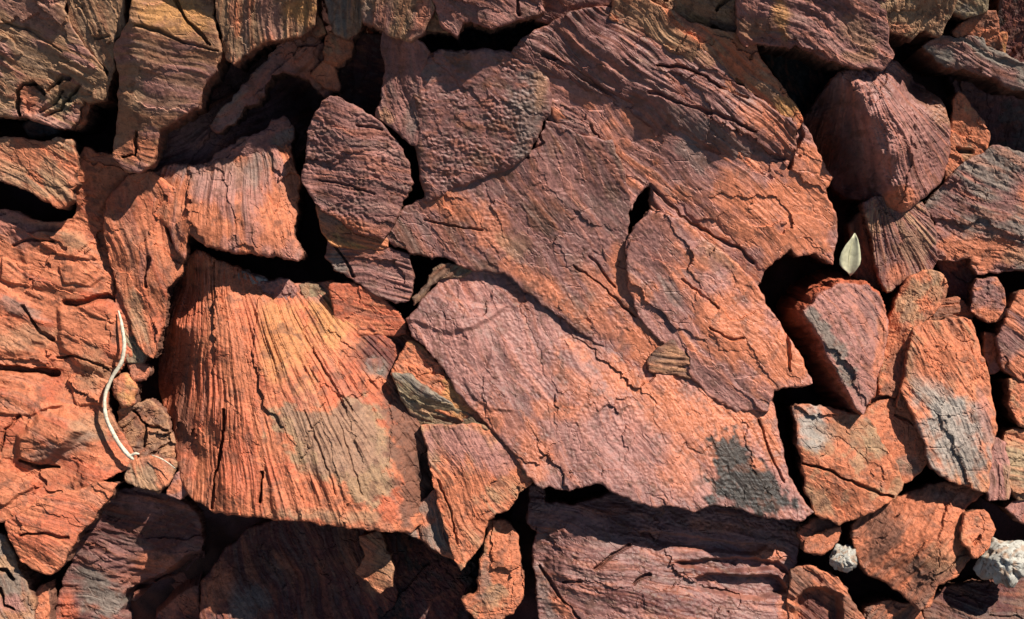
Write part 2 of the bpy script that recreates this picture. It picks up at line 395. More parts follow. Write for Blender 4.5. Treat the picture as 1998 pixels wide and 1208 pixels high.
# ---- left mass
rock('large rough orange rock mass at the left edge beside the white twig', [(-180,412),(30,416),(70,432),(120,441),(152,433),(162,402),(160,330),(184,300),(202,306),(250,312),(262,345),(232,395),(240,432),(245,500),(252,575),(262,615),(250,698),(206,740),(205,800),(250,885),(262,905),(232,918),(205,932),(182,948),(150,960),(80,974),(14,1016),(-191,1000)], -62, 'O', 'RO', .35,
     cp=[(0,430,5),(100,450,0),(190,340,15),(220,450,-10),(150,520,8),(60,520,4),(0,640,10),(100,650,6),(200,620,4),(225,700,-6),(100,740,-14),(180,800,-8),(60,830,12),(120,850,16),(90,905,-26),(140,915,-20),(0,900,4),(30,980,0),(170,930,0),(230,890,-14),(0,780,4)],
     cracks=[(6,22,[(128,590),(150,592),(180,585),(210,577),(220,582)]),(8,34,[(-40,716),(30,720),(70,724),(104,729)]),(5,16,[(50,600),(80,650),(100,660)]),(5,20,[(40,898),(70,912),(110,912)]),(4,10,[(30,480),(60,470),(110,470)]),(4,12,[(110,700),(150,695),(210,720)]),(4,9,[(215,480),(228,540),(222,590)]),(4,12,[(0,880),(12,840),(40,810)])],
     lifts=[([(118,606),(150,600),(214,588),(232,625),(235,690),(200,730),(150,712),(120,680)],12,14),([(36,895),(42,850),(80,812),(130,805),(160,840),(128,872),(96,898),(64,906)],22,18),([(-149,560),(40,580),(90,630),(60,690),(-141,700)],8,18),([(30,440),(120,450),(190,470),(200,520),(150,570),(60,560)],6,14),([(60,455),(130,450),(186,482),(192,506),(120,500)],9,5),([(10,505),(66,520),(60,560),(4,545)],8,5),([(120,520),(170,510),(205,540),(180,560),(130,552)],7,5),([(-138,770),(60,760),(120,790),(60,810),(-132,800)],9,6),([(130,745),(190,740),(196,790),(150,790)],7,6),([(-181,920),(30,915),(70,950),(10,985),(-200,980)],10,6)],
     patches=[(30,440,60,30,40,'P',.6),(120,500,60,34,0,'O'),(180,650,60,46,0,'O'),(200,820,40,60,60,'L',.5),(40,600,50,16,20,'G',.55),(150,470,40,20,20,'L',.5),(110,880,60,20,-20,'G',.5),(190,720,50,40,0,'K',.7),(40,660,60,30,0,'T',.5)], rough=1.1, fac=1.1, stri=('dir',24,2.4,.7), terr=(9,.45), jit=3, name='rock_mass', cat='rock')
rock('orange banded rock lobe below the left rock mass, beside the black cleft', [(14,1022),(80,979),(150,962),(192,946),(228,944),(196,985),(162,1030),(132,1070),(112,1104),(96,1118),(76,1114),(40,1095),(24,1060)], -48, 'O', 'RO', .4, stri=('dir',28,3.0,.8), cp=[(30,1040,-6),(120,990,4),(90,1060,10),(90,1110,-20),(200,955,-4),(150,1030,-4)], cracks=[(4,12,[(40,1045),(80,1040),(130,1050)])], grow=5)
rock('pale tan broken rock in the bottom left corner', [(-167,1030),(6,1046),(22,1080),(34,1118),(48,1150),(62,1172),(58,1384),(-227,1406)], -78, 'K', 'G', .4, stri=('dir',60,3,.8), rough=1.8, cracks=[(6,24,[(-20,1110),(10,1115),(24,1130)]),(5,20,[(0,1150),(10,1180),(30,1190)])], patches=[(20,1180,40,20,0,'P'),(10,1100,30,20,0,'T')])
rock('small orange splinter in the cleft at the bottom left', [(70,1160),(84,1146),(92,1176),(94,1366),(66,1385)], -112, 'O', depth=110, name='stone', cat='stone')
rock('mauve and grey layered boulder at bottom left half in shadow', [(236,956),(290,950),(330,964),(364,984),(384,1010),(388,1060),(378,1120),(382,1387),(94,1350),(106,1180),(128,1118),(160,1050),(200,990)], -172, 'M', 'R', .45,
     cp=[(250,965,44),(330,980,30),(375,1030,-14),(180,1040,6),(250,1040,4),(300,1060,-6),(130,1150,-40),(200,1140,-34),(280,1130,-40),(340,1110,-26),(180,1220,-44),(340,1180,-50),(300,1230,-50),(270,1200,-64),(370,1120,-40)],
     stri=('dir',14,3.4,.8), cracks=[(9,34,[(235,1200),(245,1160),(280,1142),(330,1122),(370,1090)]),(5,16,[(250,1240),(262,1180),(285,1150)])], patches=[(190,1160,50,60,-50,'G'),(300,1100,60,22,-10,'O',.7),(340,1180,50,50,0,'O',.7),(270,985,60,20,10,'P',.6),(120,1200,24,50,0,'RO')], lifts=[([(240,1190),(300,1140),(350,1112),(392,1080),(392,1130),(335,1162),(292,1200),(270,1359),(232,1369)],-62,16)], terr=(9,.5), name='boulder', cat='boulder')  # maroon tint and carved groove stand in for shadow falling on the boulder
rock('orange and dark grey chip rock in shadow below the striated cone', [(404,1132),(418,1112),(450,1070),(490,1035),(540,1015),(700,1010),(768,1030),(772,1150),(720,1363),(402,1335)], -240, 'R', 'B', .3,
     cp=[(420,1130,60),(440,1180,66),(500,1200,44),(500,1080,0),(600,1060,0),(700,1040,18),(740,1100,30),(640,1150,-12),(740,1200,-10)], patches=[(430,1140,34,44,0,'O'),(490,1170,40,44,0,'G',.7),(735,1110,26,50,0,'K',.8)], stri=('dir',70,3.2,.8), rough=1.8)  # dark maroon base deepens the shadow under the cone through its colour
rock('rock tinted dark maroon for the deep shadow left of the orange sliver', [(764,1010),(860,1030),(920,1060),(930,1120),(910,1170),(900,1340),(700,1335),(750,1150)], -245, 'R', 'D', .4, rough=1.6)  # colour kept dark so this hollow reads as shadow
rock('small lit jagged crest poking out of the shadow below the cone', [(706,1052),(736,1040),(752,1062),(760,1100),(764,1140),(742,1150),(716,1132),(700,1118),(716,1092)], -105, 'K', 'O', .5, cp=[(716,1060,-6),(744,1060,8),(730,1100,-4),(752,1130,16),(708,1120,-16)], stri=('dir',20,4,1), jit=5, name='stone', cat='stone')
# ---- upper left
rock('pinkish tan faceted block at upper left with yellow top', [(304,-131),(428,-197),(416,18),(420,60),(429,100),(412,130),(386,167),(371,199),(330,224),(292,240),(286,268),(264,316),(226,322),(194,296),(206,244),(218,190),(223,150),(218,96),(262,38)], 28, 'K', 'P', .4, fac=.45, rough=.6, grain=.2,
     cp=[(264,48,10),(420,98,16),(340,72,18),(350,10,-14),(420,20,-4),(250,120,8),(240,200,2),(225,150,-20),(205,260,-34),(370,190,6),(400,120,12),(320,160,10),(290,230,2),(240,300,-14),(280,260,-6),(222,100,-18)],
     stri=('dir',12,1.5,1), cracks=[(4,16,[(345,0),(356,22),(372,48),(412,88)]),(4,10,[(270,52),(310,62),(350,80),(424,99)]),(4,18,[(246,250),(242,270),(240,292),(210,296)])], patches=[(340,30,90,40,10,'Y',1.0),(320,150,80,80,0,'P',.25),(252,160,20,70,12,'L',.45),(250,280,60,36,0,'O',.8),(230,200,14,80,8,'K',.7)], name='rock_block', cat='rock')
rock('tan vertically grooved block at the top beside the yellow facet', [(424,-163),(604,-205),(609,12),(600,35),(576,54),(540,62),(500,66),(456,90),(440,109),(431,100),(424,60),(420,15)], 30, 'T', 'O', .35, stri=('dir',97,4.2,1), patches=[(520,20,22,60,0,'P',.6),(580,10,30,40,0,'Y'),(470,40,10,60,5,'G',.6)], name='rock_block', cat='rock')
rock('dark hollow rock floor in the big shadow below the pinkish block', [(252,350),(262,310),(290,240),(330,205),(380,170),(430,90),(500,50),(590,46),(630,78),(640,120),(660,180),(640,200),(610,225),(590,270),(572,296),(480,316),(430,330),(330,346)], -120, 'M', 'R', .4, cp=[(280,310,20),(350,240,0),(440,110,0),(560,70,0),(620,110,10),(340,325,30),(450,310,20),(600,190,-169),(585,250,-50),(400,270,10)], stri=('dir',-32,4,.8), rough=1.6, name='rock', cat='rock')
rock('jagged crumbly crest catching light inside the upper left shadow', [(404,240),(420,222),(440,204),(470,172),(498,148),(528,116),(562,92),(600,66),(622,82),(630,108),(640,138),(652,168),(630,176),(606,158),(582,142),(556,132),(530,146),(506,176),(486,192),(462,212),(438,234),(414,246)], -34, 'M', 'G', .35, cp=[(400,242,-10),(440,206,2),(500,150,8),(560,105,4),(612,90,-8),(640,160,-30),(600,130,-6),(550,205,-14),(510,205,-4),(460,205,-6)], stri=('dir',-40,5,.9), rough=1.8, fac=1.4, terr=(10,.5), jit=5, patches=[(600,110,40,40,0,'O',.5),(620,150,30,30,0,'O',.6),(440,220,40,14,-35,'P',.6),(530,216,30,8,0,'O',.6)], name='rock_ridge', cat='rock')
rock('grey layered ledge between the big upper left shadow and the orange grooved slab', [(392,330),(430,298),(470,276),(512,258),(556,234),(570,250),(568,286),(520,302),(470,312),(430,322)], -52, 'M', 'G', .4, g=(8,0), stri=('dir',-24,5,1), terr=(8,.6), rough=1.6, jit=5, patches=[(500,270,60,12,-22,'P',.5)], name='rock_ledge', cat='rock')
rock('orange grooved slab overhanging the top of the striated cone', [(256,346),(330,324),(380,322),(430,312),(490,297),(560,282),(566,310),(579,345),(576,390),(568,450),(584,492),(578,504),(545,498),(480,492),(430,482),(404,477),(362,447),(353,500),(338,480),(326,440),(300,420),(286,380)], -4, 'O', 'P', .38, g=(3,2), stri=('fan',430,-40,3.6,.9),
     cp=[(300,350,-56),(420,330,-54),(560,300,-44),(570,480,6),(450,470,10),(380,440,4),(340,470,-20),(450,400,6)], patches=[(450,340,110,34,-6,'G',.65),(420,360,60,40,0,'P',.6),(540,440,40,60,0,'O'),(400,430,60,30,20,'O',.7)], edge=(5,8), name='flat_rock', cat='flat rock')
rock('orange tongue of rock between the left mass and the striated cone', [(215,396),(256,350),(302,342),(350,380),(345,430),(360,478),(362,500),(345,536),(325,560),(318,600),(304,660),(293,694),(276,684),(255,640),(240,590),(226,545),(213,490),(206,440)], -40, 'O', 'RO', .35, stri=('dir',74,3.0,.8),
     cp=[(220,420,-6),(270,400,6),(320,400,-8),(270,480,14),(300,560,14),(230,520,-10),(340,510,0),(290,640,6),(260,620,-8),(310,620,-6)], cracks=[(5,14,[(292,505),(284,530),(282,560)]),(4,14,[(326,385),(322,430),(336,470)])], patches=[(285,520,14,40,10,'M',.6),(262,620,22,50,-15,'L',.6)])
rock('thin grey green shard between the white twig and the orange tongue', [(238,612),(252,640),(270,672),(284,690),(276,704),(250,706),(240,690),(244,650)], -66, 'G', 'L', .5, stri=('dir',65,2.5,1), name='stone', cat='stone', depth=110)
# ---- upper middle
rock('mauve rough rounded block left of the flat faced boulder', [(650,197),(700,214),(736,240),(752,256),(780,290),(792,320),(799,355),(786,385),(762,430),(746,463),(720,457),(690,446),(650,418),(626,406),(606,376),(590,346),(600,310),(605,260),(620,225),(634,205)], 26, 'M', 'P', .3,
     cp=[(650,205,4),(740,250,2),(790,330,-6),(790,360,-10),(745,455,-12),(640,400,-8),(595,345,-14),(610,260,-10),(690,330,10),(690,260,8),(720,400,2)], pit=1.7, stri=('dir',12,1.8,.8), cracks=[(3,8,[(700,246),(730,250),(745,256)]),(3,7,[(620,350),(680,360),(730,380)])], patches=[(650,230,40,22,30,'P',.6),(605,330,20,40,0,'P',.6),(690,440,60,14,22,'O',.8)], name='rock_block', cat='rock')
rock('ochre orange wedge under the rough mauve block', [(622,402),(650,414),(690,440),(720,452),(750,460),(752,478),(720,480),(690,479),(650,470),(632,440)], -8, 'Y', 'O', .6, stri=('dir',25,3,1), patches=[(650,425,30,16,20,'G',.6),(690,460,40,14,15,'O')], name='stone', cat='stone', grow=8)
rock('narrow mauve upright rock at the top between two dark gaps', [(755,68),(790,70),(836,106),(816,140),(812,200),(820,225),(812,245),(806,272),(776,251),(738,222),(750,180),(760,140),(750,95)], 26, 'M', 'P', .4, stri=('dir',80,2.6,.8), patches=[(785,215,26,30,30,'P',.8),(800,230,14,26,0,'G',.5),(750,225,20,14,30,'K',.7)], rough=1.6, grow=7)
rock('flat faced mauve boulder with pitted surface at upper middle', [(815,152),(828,124),(860,111),(950,108),(1002,116),(1041,126),(1064,160),(1074,200),(1070,222),(1054,236),(1046,266),(1030,296),(1000,318),(960,330),(920,346),(880,362),(832,388),(819,330),(815,272),(820,236),(812,190)], 28, 'M', 'B', .25,
     fac=.5, g=(-3,-5), cp=[(830,140,-12),(950,115,-10),(1050,150,-4),(1040,260,4),(900,250,4),(830,370,-14),(1000,300,4),(1020,200,6),(960,325,-4)], pit=1.7, patches=[(1030,220,34,110,8,'G',.55),(1055,170,16,40,0,'K',.7),(840,150,30,20,0,'G',.4)], edge=(9,14), mat='smooth', name='boulder', cat='boulder')
rock('small mottled grey knob beside the notch right of the flat faced boulder', [(1064,215),(1085,205),(1120,212),(1142,232),(1136,258),(1105,268),(1088,252),(1078,240)], 12, 'M', 'M', .4, rough=2, stri=('dir',20,2,1), name='stone', cat='stone', depth=70)
# ---- central slabs
rock('long purple brown ridge slab grooved diagonally at upper right centre', [(1000,106),(1020,86),(1070,56),(1112,36),(1200,26),(1262,46),(1332,78),(1392,116),(1440,168),(1500,206),(1556,238),(1558,290),(1536,346),(1490,342),(1420,322),(1340,286),(1270,240),(1232,206),(1180,182),(1110,152),(1062,142),(1034,122)], 30, 'M', 'R', .25, stri=('dir',34,5.2,.75),
     cp=[(1010,105,-10),(1080,70,-6),(1200,35,-18),(1330,85,-14),(1440,170,-12),(1550,240,-14),(1540,330,-22),(1430,260,14),(1300,190,12),(1180,110,8),(1110,140,-14),(1240,200,-20),(1330,265,-22),(1400,310,-24),(1350,150,0),(1480,315,-24)],
     cracks=[(5,16,[(1060,110),(1120,140),(1180,175),(1232,204)]),(4,13,[(1280,130),(1340,135),(1400,165),(1460,190)]),(4,12,[(1270,180),(1330,200),(1400,220),(1480,255)])], patches=[(1300,80,130,22,24,'K',.8),(1500,240,60,30,35,'O',.7),(1430,280,90,20,32,'G',.45),(1180,110,60,36,30,'P',.45),(1340,245,60,24,40,'G',.4)], mat='smooth', name='flat_rock', cat='flat rock')
rock('tan orange strip of rock along the upper side of the purple ridge slab', [(1196,10),(1260,14),(1330,46),(1385,66),(1464,76),(1480,118),(1520,160),(1558,204),(1572,232),(1556,250),(1500,222),(1440,186),(1390,140),(1320,100),(1250,60),(1190,40)], 18, 'O', 'T', .42, stri=('dir',40,3,.8), cracks=[(4,14,[(1360,100),(1400,125),(1440,160),(1500,200)]),(3,10,[(1440,150),(1475,185)])], patches=[(1450,110,50,30,50,'O',.9),(1540,205,24,20,40,'Y'),(1300,70,60,14,26,'T')])
rock('mauve and orange slab spreading right below the purple ridge', [(1050,150),(1080,132),(1110,128),(1210,158),(1300,210),(1400,270),(1470,300),(1540,316),(1556,236),(1580,264),(1596,300),(1626,346),(1610,370),(1628,400),(1641,440),(1633,516),(1596,497),(1562,498),(1546,485),(1520,505),(1496,530),(1487,560),(1512,640),(1470,640),(1400,600),(1340,530),(1292,420),(1268,360),(1244,382),(1234,408),(1224,404),(1206,342),(1162,284),(1132,266),(1084,244),(1066,206)], 14, 'P', 'O', .36, grow=0, fac=.7, rough=.7, stri=('dir',40,1.7,.8),
     cp=[(1080,170,4),(1150,230,4),(1230,300,0),(1240,400,-6),(1300,330,4),(1400,400,4),(1500,420,6),(1600,420,-4),(1600,320,-6),(1620,500,-8),(1500,520,0),(1440,520,-12),(1350,430,-8),(1560,270,-6)],
     cracks=[(4,12,[(1270,360),(1330,420),(1400,462),(1440,480),(1475,510)]),(5,20,[(1552,240),(1560,265),(1545,300),(1538,330)]),(3,8,[(1150,250),(1200,310),(1230,400)])],
     patches=[(1560,400,100,110,0,'O',1),(1440,430,80,50,30,'O',.6),(1460,370,60,30,30,'O',.6),(1280,270,120,50,40,'M',.6),(1120,200,46,40,30,'P',.6),(1350,300,50,20,40,'G',.5),(1240,240,20,60,-50,'O',.6)], mat='smooth', name='flat_rock', cat='flat rock')
rock('large central mauve slab with orange lower edge crossing the middle', [(750,462),(764,430),(790,402),(832,384),(900,345),(960,326),(1010,312),(1046,290),(1062,240),(1090,248),(1132,268),(1190,280),(1218,340),(1229,400),(1226,440),(1222,480),(1240,530),(1300,600),(1340,680),(1370,770),(1290,738),(1200,694),(1120,640),(1040,580),(1000,545),(985,532),(930,528),(872,506),(806,496),(770,480)], 8, 'M', 'B', .3, grain=.35, undul=.5, g=(4,-6), grow=0, fac=.85, rough=.7, stri=('dir',52,1.1,.8),  # brown mixed in to dim the slab instead of tilting it further
     cp=[(770,450,-2),(850,400,-4),(950,340,0),(1060,260,-6),(1150,290,2),(1220,400,-4),(1100,400,8),(1000,450,6),(900,470,2),(820,480,-2),(1000,540,2),(1120,560,4),(1200,520,-4),(1250,620,-4),(1200,680,0),(1310,720,-6)],
     cracks=[(3,9,[(1045,262),(1060,285),(1030,300)]),(3,8,[(1120,520),(1180,560),(1240,620)]),(3,8,[(1150,500),(1200,560)]),(3,8,[(830,430),(880,440),(940,450)])],
     patches=[(870,400,70,26,20,'O',.8),(960,450,40,60,-30,'O',.7),(1060,560,90,20,36,'O',.8),(1190,640,80,30,40,'O',.55),(1215,540,30,70,-20,'O',.8),(1270,680,110,60,50,'O',.9),(1180,560,60,30,50,'O',.6),(1090,350,60,60,0,'P',.4),(1130,460,50,60,0,'M',.5),(1000,480,40,20,40,'T',.5)], mat='smooth', pit=.7, name='flat_rock', cat='flat rock')
H_ = rock('tilted mauve and orange slab right of the centre beside the black triangular hole', [(1266,411),(1300,418),(1340,436),(1380,470),(1440,515),(1482,560),(1502,600),(1530,640),(1560,690),(1586,748),(1560,757),(1512,762),(1500,800),(1440,806),(1380,770),(1310,690),(1250,620),(1226,560),(1217,480),(1236,442)], 26, 'P', 'O', .4, grain=.35, undul=.5, grow=0, fac=.85, rough=.7, stri=('dir',46,1.2,.8), g=(-4,1),
     cp=[(1250,430,2),(1220,500,-12),(1230,560,-14),(1300,500,8),(1400,520,-2),(1480,590,0),(1560,700,4),(1580,745,0),(1500,750,-4),(1400,650,6),(1300,640,-10),(1380,760,-20),(1450,790,-20),(1240,600,-12)],
     cracks=[(3,8,[(1385,640),(1420,660),(1450,662)]),(4,11,[(1535,640),(1540,690),(1541,725)]),(3,7,[(1330,545),(1400,600)])],
     patches=[(1280,480,60,70,30,'M',.7),(1320,600,46,60,50,'M',.55),(1310,570,40,16,50,'G',.5),(1450,640,110,70,40,'O',.95),(1400,740,60,30,30,'M',.6),(1530,710,80,60,50,'O',1),(1460,560,60,20,45,'O',.8),(1400,500,50,20,40,'K',.6)], mat='smooth', pit=.5, name='flat_rock', cat='flat rock')
rock('brown lip of rock above the tilted slab, beside the narrow black slot', [(1274,402),(1270,370),(1300,392),(1350,424),(1400,462),(1380,470),(1340,438),(1300,420),(1280,414)], 0, 'B', 'M', .5, stri=('dir',40,2.5,1), name='stone', cat='stone', depth=100)
K_ = rock('broad mauve and orange slab forming the lower centre of the outcrop', [(790,622),(812,600),(840,566),(872,520),(930,505),(1000,515),(1060,560),(1140,610),(1220,665),(1320,700),(1400,740),(1450,770),(1508,752),(1514,800),(1520,850),(1540,930),(1562,965),(1590,1000),(1560,1016),(1530,1010),(1490,1008),(1440,990),(1390,984),(1350,996),(1290,984),(1280,990),(1230,976),(1190,955),(1166,944),(1140,946),(1110,956),(1070,950),(1058,954),(1030,930),(1000,880),(950,828),(900,775),(880,745),(872,735),(850,702),(806,655)], -2, 'M', 'P', .42, grain=.35, undul=.5, g=(-2,8), grow=0, fac=.85, rough=.75, stri=('dir',56,1.2,.8),
     cp=[(800,630,-4),(860,540,-14),(920,560,4),(1000,560,8),(1120,650,8),(1250,730,8),(1400,790,2),(1500,790,0),(1540,950,0),(1400,960,10),(1250,950,12),(1100,930,8),(1000,860,0),(900,740,-2),(1000,700,12),(1150,800,14),(1350,860,12),(900,640,14),(950,610,4)],
     cracks=[(3,9,[(1480,820),(1500,880),(1530,940)])],
     lifts=[([(790,622),(830,570),(900,590),(960,600),(990,596),(960,620),(920,640),(880,650),(840,640)],7,10),([(900,735),(950,718),(960,680),(976,740),(1000,800),(960,800),(920,770)],4,8)],
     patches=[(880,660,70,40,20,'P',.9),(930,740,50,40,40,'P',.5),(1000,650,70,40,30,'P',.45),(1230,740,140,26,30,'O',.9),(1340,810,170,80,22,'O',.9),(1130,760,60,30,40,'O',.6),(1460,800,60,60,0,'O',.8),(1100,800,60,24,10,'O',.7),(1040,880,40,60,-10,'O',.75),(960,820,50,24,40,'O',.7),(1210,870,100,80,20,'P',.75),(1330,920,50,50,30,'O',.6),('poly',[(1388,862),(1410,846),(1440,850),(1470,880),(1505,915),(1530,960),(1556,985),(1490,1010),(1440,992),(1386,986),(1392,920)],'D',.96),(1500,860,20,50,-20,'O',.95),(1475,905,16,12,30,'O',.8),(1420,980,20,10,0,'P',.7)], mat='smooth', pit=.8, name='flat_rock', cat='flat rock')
rock('small grey chip lodged under the orange seam of the central slabs', [(1268,706),(1286,682),(1312,664),(1322,682),(1352,704),(1356,736),(1330,728),(1296,724),(1272,722)], 10, 'B', 'K', .45, g=(0,-14), stri=('dir',10,2,1), name='stone', cat='stone', depth=60)
rock('small layered mauve wedge beside the black triangular gap at centre left', [(640,468),(690,480),(750,482),(801,496),(806,540),(796,585),(772,592),(742,580),(700,552),(652,526),(634,500)], -22, 'M', 'P', .35, stri=('dir',8,4,1), cp=[(640,490,-8),(690,520,4),(800,510,10),(790,580,2),(740,560,0),(700,490,8)], cracks=[(4,14,[(655,480),(675,510),(690,540)])], patches=[(655,505,20,34,-25,'G',.8),(720,490,40,8,8,'O',.6)], name='stone', cat='stone', grow=0)
rock('brown grey lip of stone right of the black triangular gap at centre left', [(806,600),(800,580),(830,545),(860,508),(900,512),(938,528),(900,545),(860,552),(830,580)], -14, 'L', 'B', .5, grow=-4, stri=('dir',-40,2.5,1), name='stone', cat='stone', depth=80)
# ---- striated cone
cone = rock('big fan grooved orange shatter cone with olive grey patch', [(384,492),(440,519),(500,548),(560,557),(640,552),(690,560),(740,580),(786,632),(796,655),(820,690),(812,720),(775,728),(772,760),(800,800),(832,850),(846,920),(852,968),(842,1006),(800,1031),(740,1029),(650,1016),(560,1004),(480,999),(420,991),(370,966),(346,930),(336,880),(326,820),(297,790),(284,730),(293,660),(312,590),(334,545),(360,510)], -30, 'O', 'RO', .4, grain=.4, stri=('fan',405,330,4.6,1.45),
     cp=[(385,497,-8),(332,552,-120),(292,680,-160),(290,770,-150),(318,650,-120),(345,640,-50),(330,800,-90),(338,900,-56),(360,960,-24),(368,600,-58),(368,760,-56),(385,900,-36),(420,560,-14),(430,680,8),(450,800,28),(460,960,52),(500,555,-34),(600,560,-36),(560,650,22),(600,780,60),(600,990,60),(720,900,50),(740,1020,50),(690,650,-6),(780,640,-30),(720,720,4),(760,760,0),(762,850,30),(795,850,6),(815,900,-10),(846,960,-34),(772,930,36),(800,1020,12),(840,1005,-26),(800,690,-34)],
     cracks=[(4,20,[(415,990),(420,930),(436,860),(440,800)]),(4,22,[(514,975),(516,940),(518,920)]),(3,5,[(610,680),(660,760),(690,800)]),(3,4,[(660,810),(690,900),(710,960)]),(3,4,[(600,800),(640,900),(660,960)]),(5,18,[(700,652),(740,648),(784,650)])],
     patches=[('poly',[(530,800),(560,792),(600,798),(700,782),(752,800),(768,880),(762,965),(700,985),(655,945),(612,935),(580,890),(556,840),(536,850)],'L',.8),('poly',[(560,798),(690,790),(740,812),(748,900),(690,925),(620,915),(590,850)],'M',.35),(640,1000,120,14,4,'L',.6),(640,620,60,60,0,'Y',.7),(560,660,60,90,-10,'Y',.55),(600,950,60,40,0,'O',.8),(660,965,26,40,-30,'O',.9),(600,560,50,26,0,'P',.7),(740,690,60,44,20,'R',.9),(730,720,22,22,0,'G',.7),('poly',[(742,770),(775,745),(802,792),(838,850),(854,970),(844,1012),(792,1008),(776,930),(762,860)],'B',.92),(832,950,14,70,-14,'D',.5),('poly',[(286,800),(298,660),(338,556),(392,506),(398,640),(376,800),(378,940),(342,920)],'RO',.7),(340,840,26,110,0,'B',.5),(350,800,16,140,0,'B',.6),(320,720,30,120,8,'RO',.6),(470,700,40,160,0,'O',.6),(440,900,60,80,0,'RO',.4)], terr=None, edge=(5,8), rough=1.3, name='shatter_cone', cat='rock', wall='RO')  # red and brown flank patches put the cone's shaded sides into colour
rock('smooth red orange facet plate', [(648,560),(690,556),(738,574),(766,606),(788,640),(790,650),(730,650),(690,652),(660,640)], -34, 'RO', 'O', .5, g=(0,-10), stri=('dir',10,1.2,1), depth=40, parent=cone, name='facet')
rock('mottled grey knob', [(700,720),(716,702),(738,704),(746,724),(734,742),(712,742)], -22, 'G', 'M', .5, edge=(12,16), depth=30, parent=cone, name='knob', jit=1.5)
rock('pale quartz flake', [(454,528),(490,540),(520,550),(500,556),(470,548),(452,540)], -56, 'G', 'S', .5, depth=30, parent=cone, name='flake')
rock('pale flake', [(586,558),(620,562),(642,572),(636,584),(600,582)], -60, 'L', 'K', .35, depth=30, parent=cone, name='flake')
rock('mauve crust on the rim', [(508,556),(560,548),(574,566),(560,590),(540,600),(516,584)], -54, 'P', 'M', .5, depth=30, parent=cone, name='crust', rough=2)
rock('orange lump above the olive grey wedge between cone and central slab', [(772,728),(800,672),(826,690),(868,742),(890,768),(950,836),(900,815),(850,790),(810,760)], -12, 'O', 'Y', .4, rough=2, undul=1.6, name='stone', cat='stone', grow=10)
rock('olive grey wedge stone with a dark underside right of the cone', [(768,730),(800,737),(840,768),(880,792),(952,838),(900,834),(850,830),(820,828),(800,804)], -2, 'L', 'G', .4, cp=[(770,735,8),(840,768,10),(950,836,4),(820,826,-30),(890,832,-26),(800,800,-16)], stri=('dir',28,2,1), name='stone', cat='stone')
rock('pointed pinkish tan block between the cone and the lower centre slab', [(828,836),(880,834),(962,838),(1000,882),(1032,938),(1006,960),(988,990),(962,1000),(946,1014),(938,1046),(920,1075),(900,1104),(884,1066),(868,1006),(852,940),(840,880)], -4, 'O', 'T', .42, cp=[(840,845,-6),(960,842,4),(1020,935,4),(900,920,10),(950,1000,2),(900,1090,-6),(870,1000,-6)], stri=('dir',60,1.8,.8), patches=[(910,870,90,44,10,'P',.95),(960,900,40,40,40,'P',.7),(900,1010,36,90,0,'O',.9)], cracks=[(3,8,[(855,940),(880,1000),(890,1060)])], pit=.7, name='rock_block', cat='rock', grow=7)
rock('small orange and grey grooved chunk at the lower right foot of the cone', [(792,1030),(828,988),(852,958),(866,1002),(882,1062),(892,1088),(862,1070),(822,1046)], -36, 'O', 'G', .5, stri=('dir',70,4,1), patches=[(858,1050,16,36,-20,'G',.9),(820,1020,20,20,0,'O')], name='stone', cat='stone', grow=10)
rock('upright orange sliver standing in the bottom shadow', [(956,1020),(984,1019),(1006,1050),(1012,1100),(1020,1150),(1000,1196),(972,1212),(950,1230),(930,1215),(908,1176),(934,1160),(940,1110),(952,1060)], -78, 'O', 'T', .3, cp=[(970,1025,-10),(945,1110,-4),(985,1100,8),(1010,1150,0),(920,1180,-14),(970,1210,-10)], patches=[(945,1130,14,50,0,'G',.6)], rough=1.6, name='rock_sliver', cat='rock')
# ---- bottom
rock('purple layered boulder along the bottom edge right of the black cleft', [(1034,948),(1056,954),(1062,985),(1120,990),(1200,965),(1330,975),(1450,985),(1556,1000),(1566,1040),(1548,1112),(1536,1150),(1540,1389),(1062,1410),(1052,1150),(1042,1080),(1052,1040),(1036,1020)], -66, 'M', 'R', .3, fac=.7, rough=.8, stri=('dir',12,2.4,.7),
     cp=[(1045,960,-20),(1045,1040,-16),(1060,1100,-30),(1070,1040,-20),(1130,1015,0),(1200,1005,-10),(1300,1010,-22),(1450,1030,-26),(1550,1050,-30),(1200,1100,16),(1350,1050,-4),(1330,1100,2),(1450,1090,-6),(1540,1120,-14),(1440,1160,0),(1300,1200,18),(1500,1200,4),(1100,1120,6),(1080,1200,-14)],
     lifts=[([(1316,1098),(1380,1092),(1440,1090),(1520,1098),(1540,1120),(1500,1112),(1440,1114),(1380,1112)],-16,8),([(1356,1128),(1380,1120),(1450,1124),(1520,1126),(1540,1156),(1480,1168),(1420,1160),(1366,1150)],-24,8),([(1250,1040),(1330,1044),(1420,1060),(1500,1066),(1480,1082),(1380,1076),(1290,1062)],-10,8)],
     cracks=[(4,14,[(1160,1110),(1190,1086),(1226,1064)]),(4,14,[(1236,1140),(1250,1126),(1268,1120)]),(3,10,[(1100,1136),(1130,1134)]),(4,12,[(1055,1110),(1090,1160),(1130,1210)])], patches=[(1540,1180,20,70,0,'O',.95),(1500,1080,60,16,8,'O',.7),(1400,1030,60,14,6,'O',.6),(1430,1190,90,40,0,'P',.3),(1060,1150,20,60,-20,'G',.5),(1100,1190,14,60,-35,'O',.7),(1280,1230,90,30,0,'T',.45)], mat='smooth', pit=1.2, terr=(10,.25), name='boulder', cat='boulder')
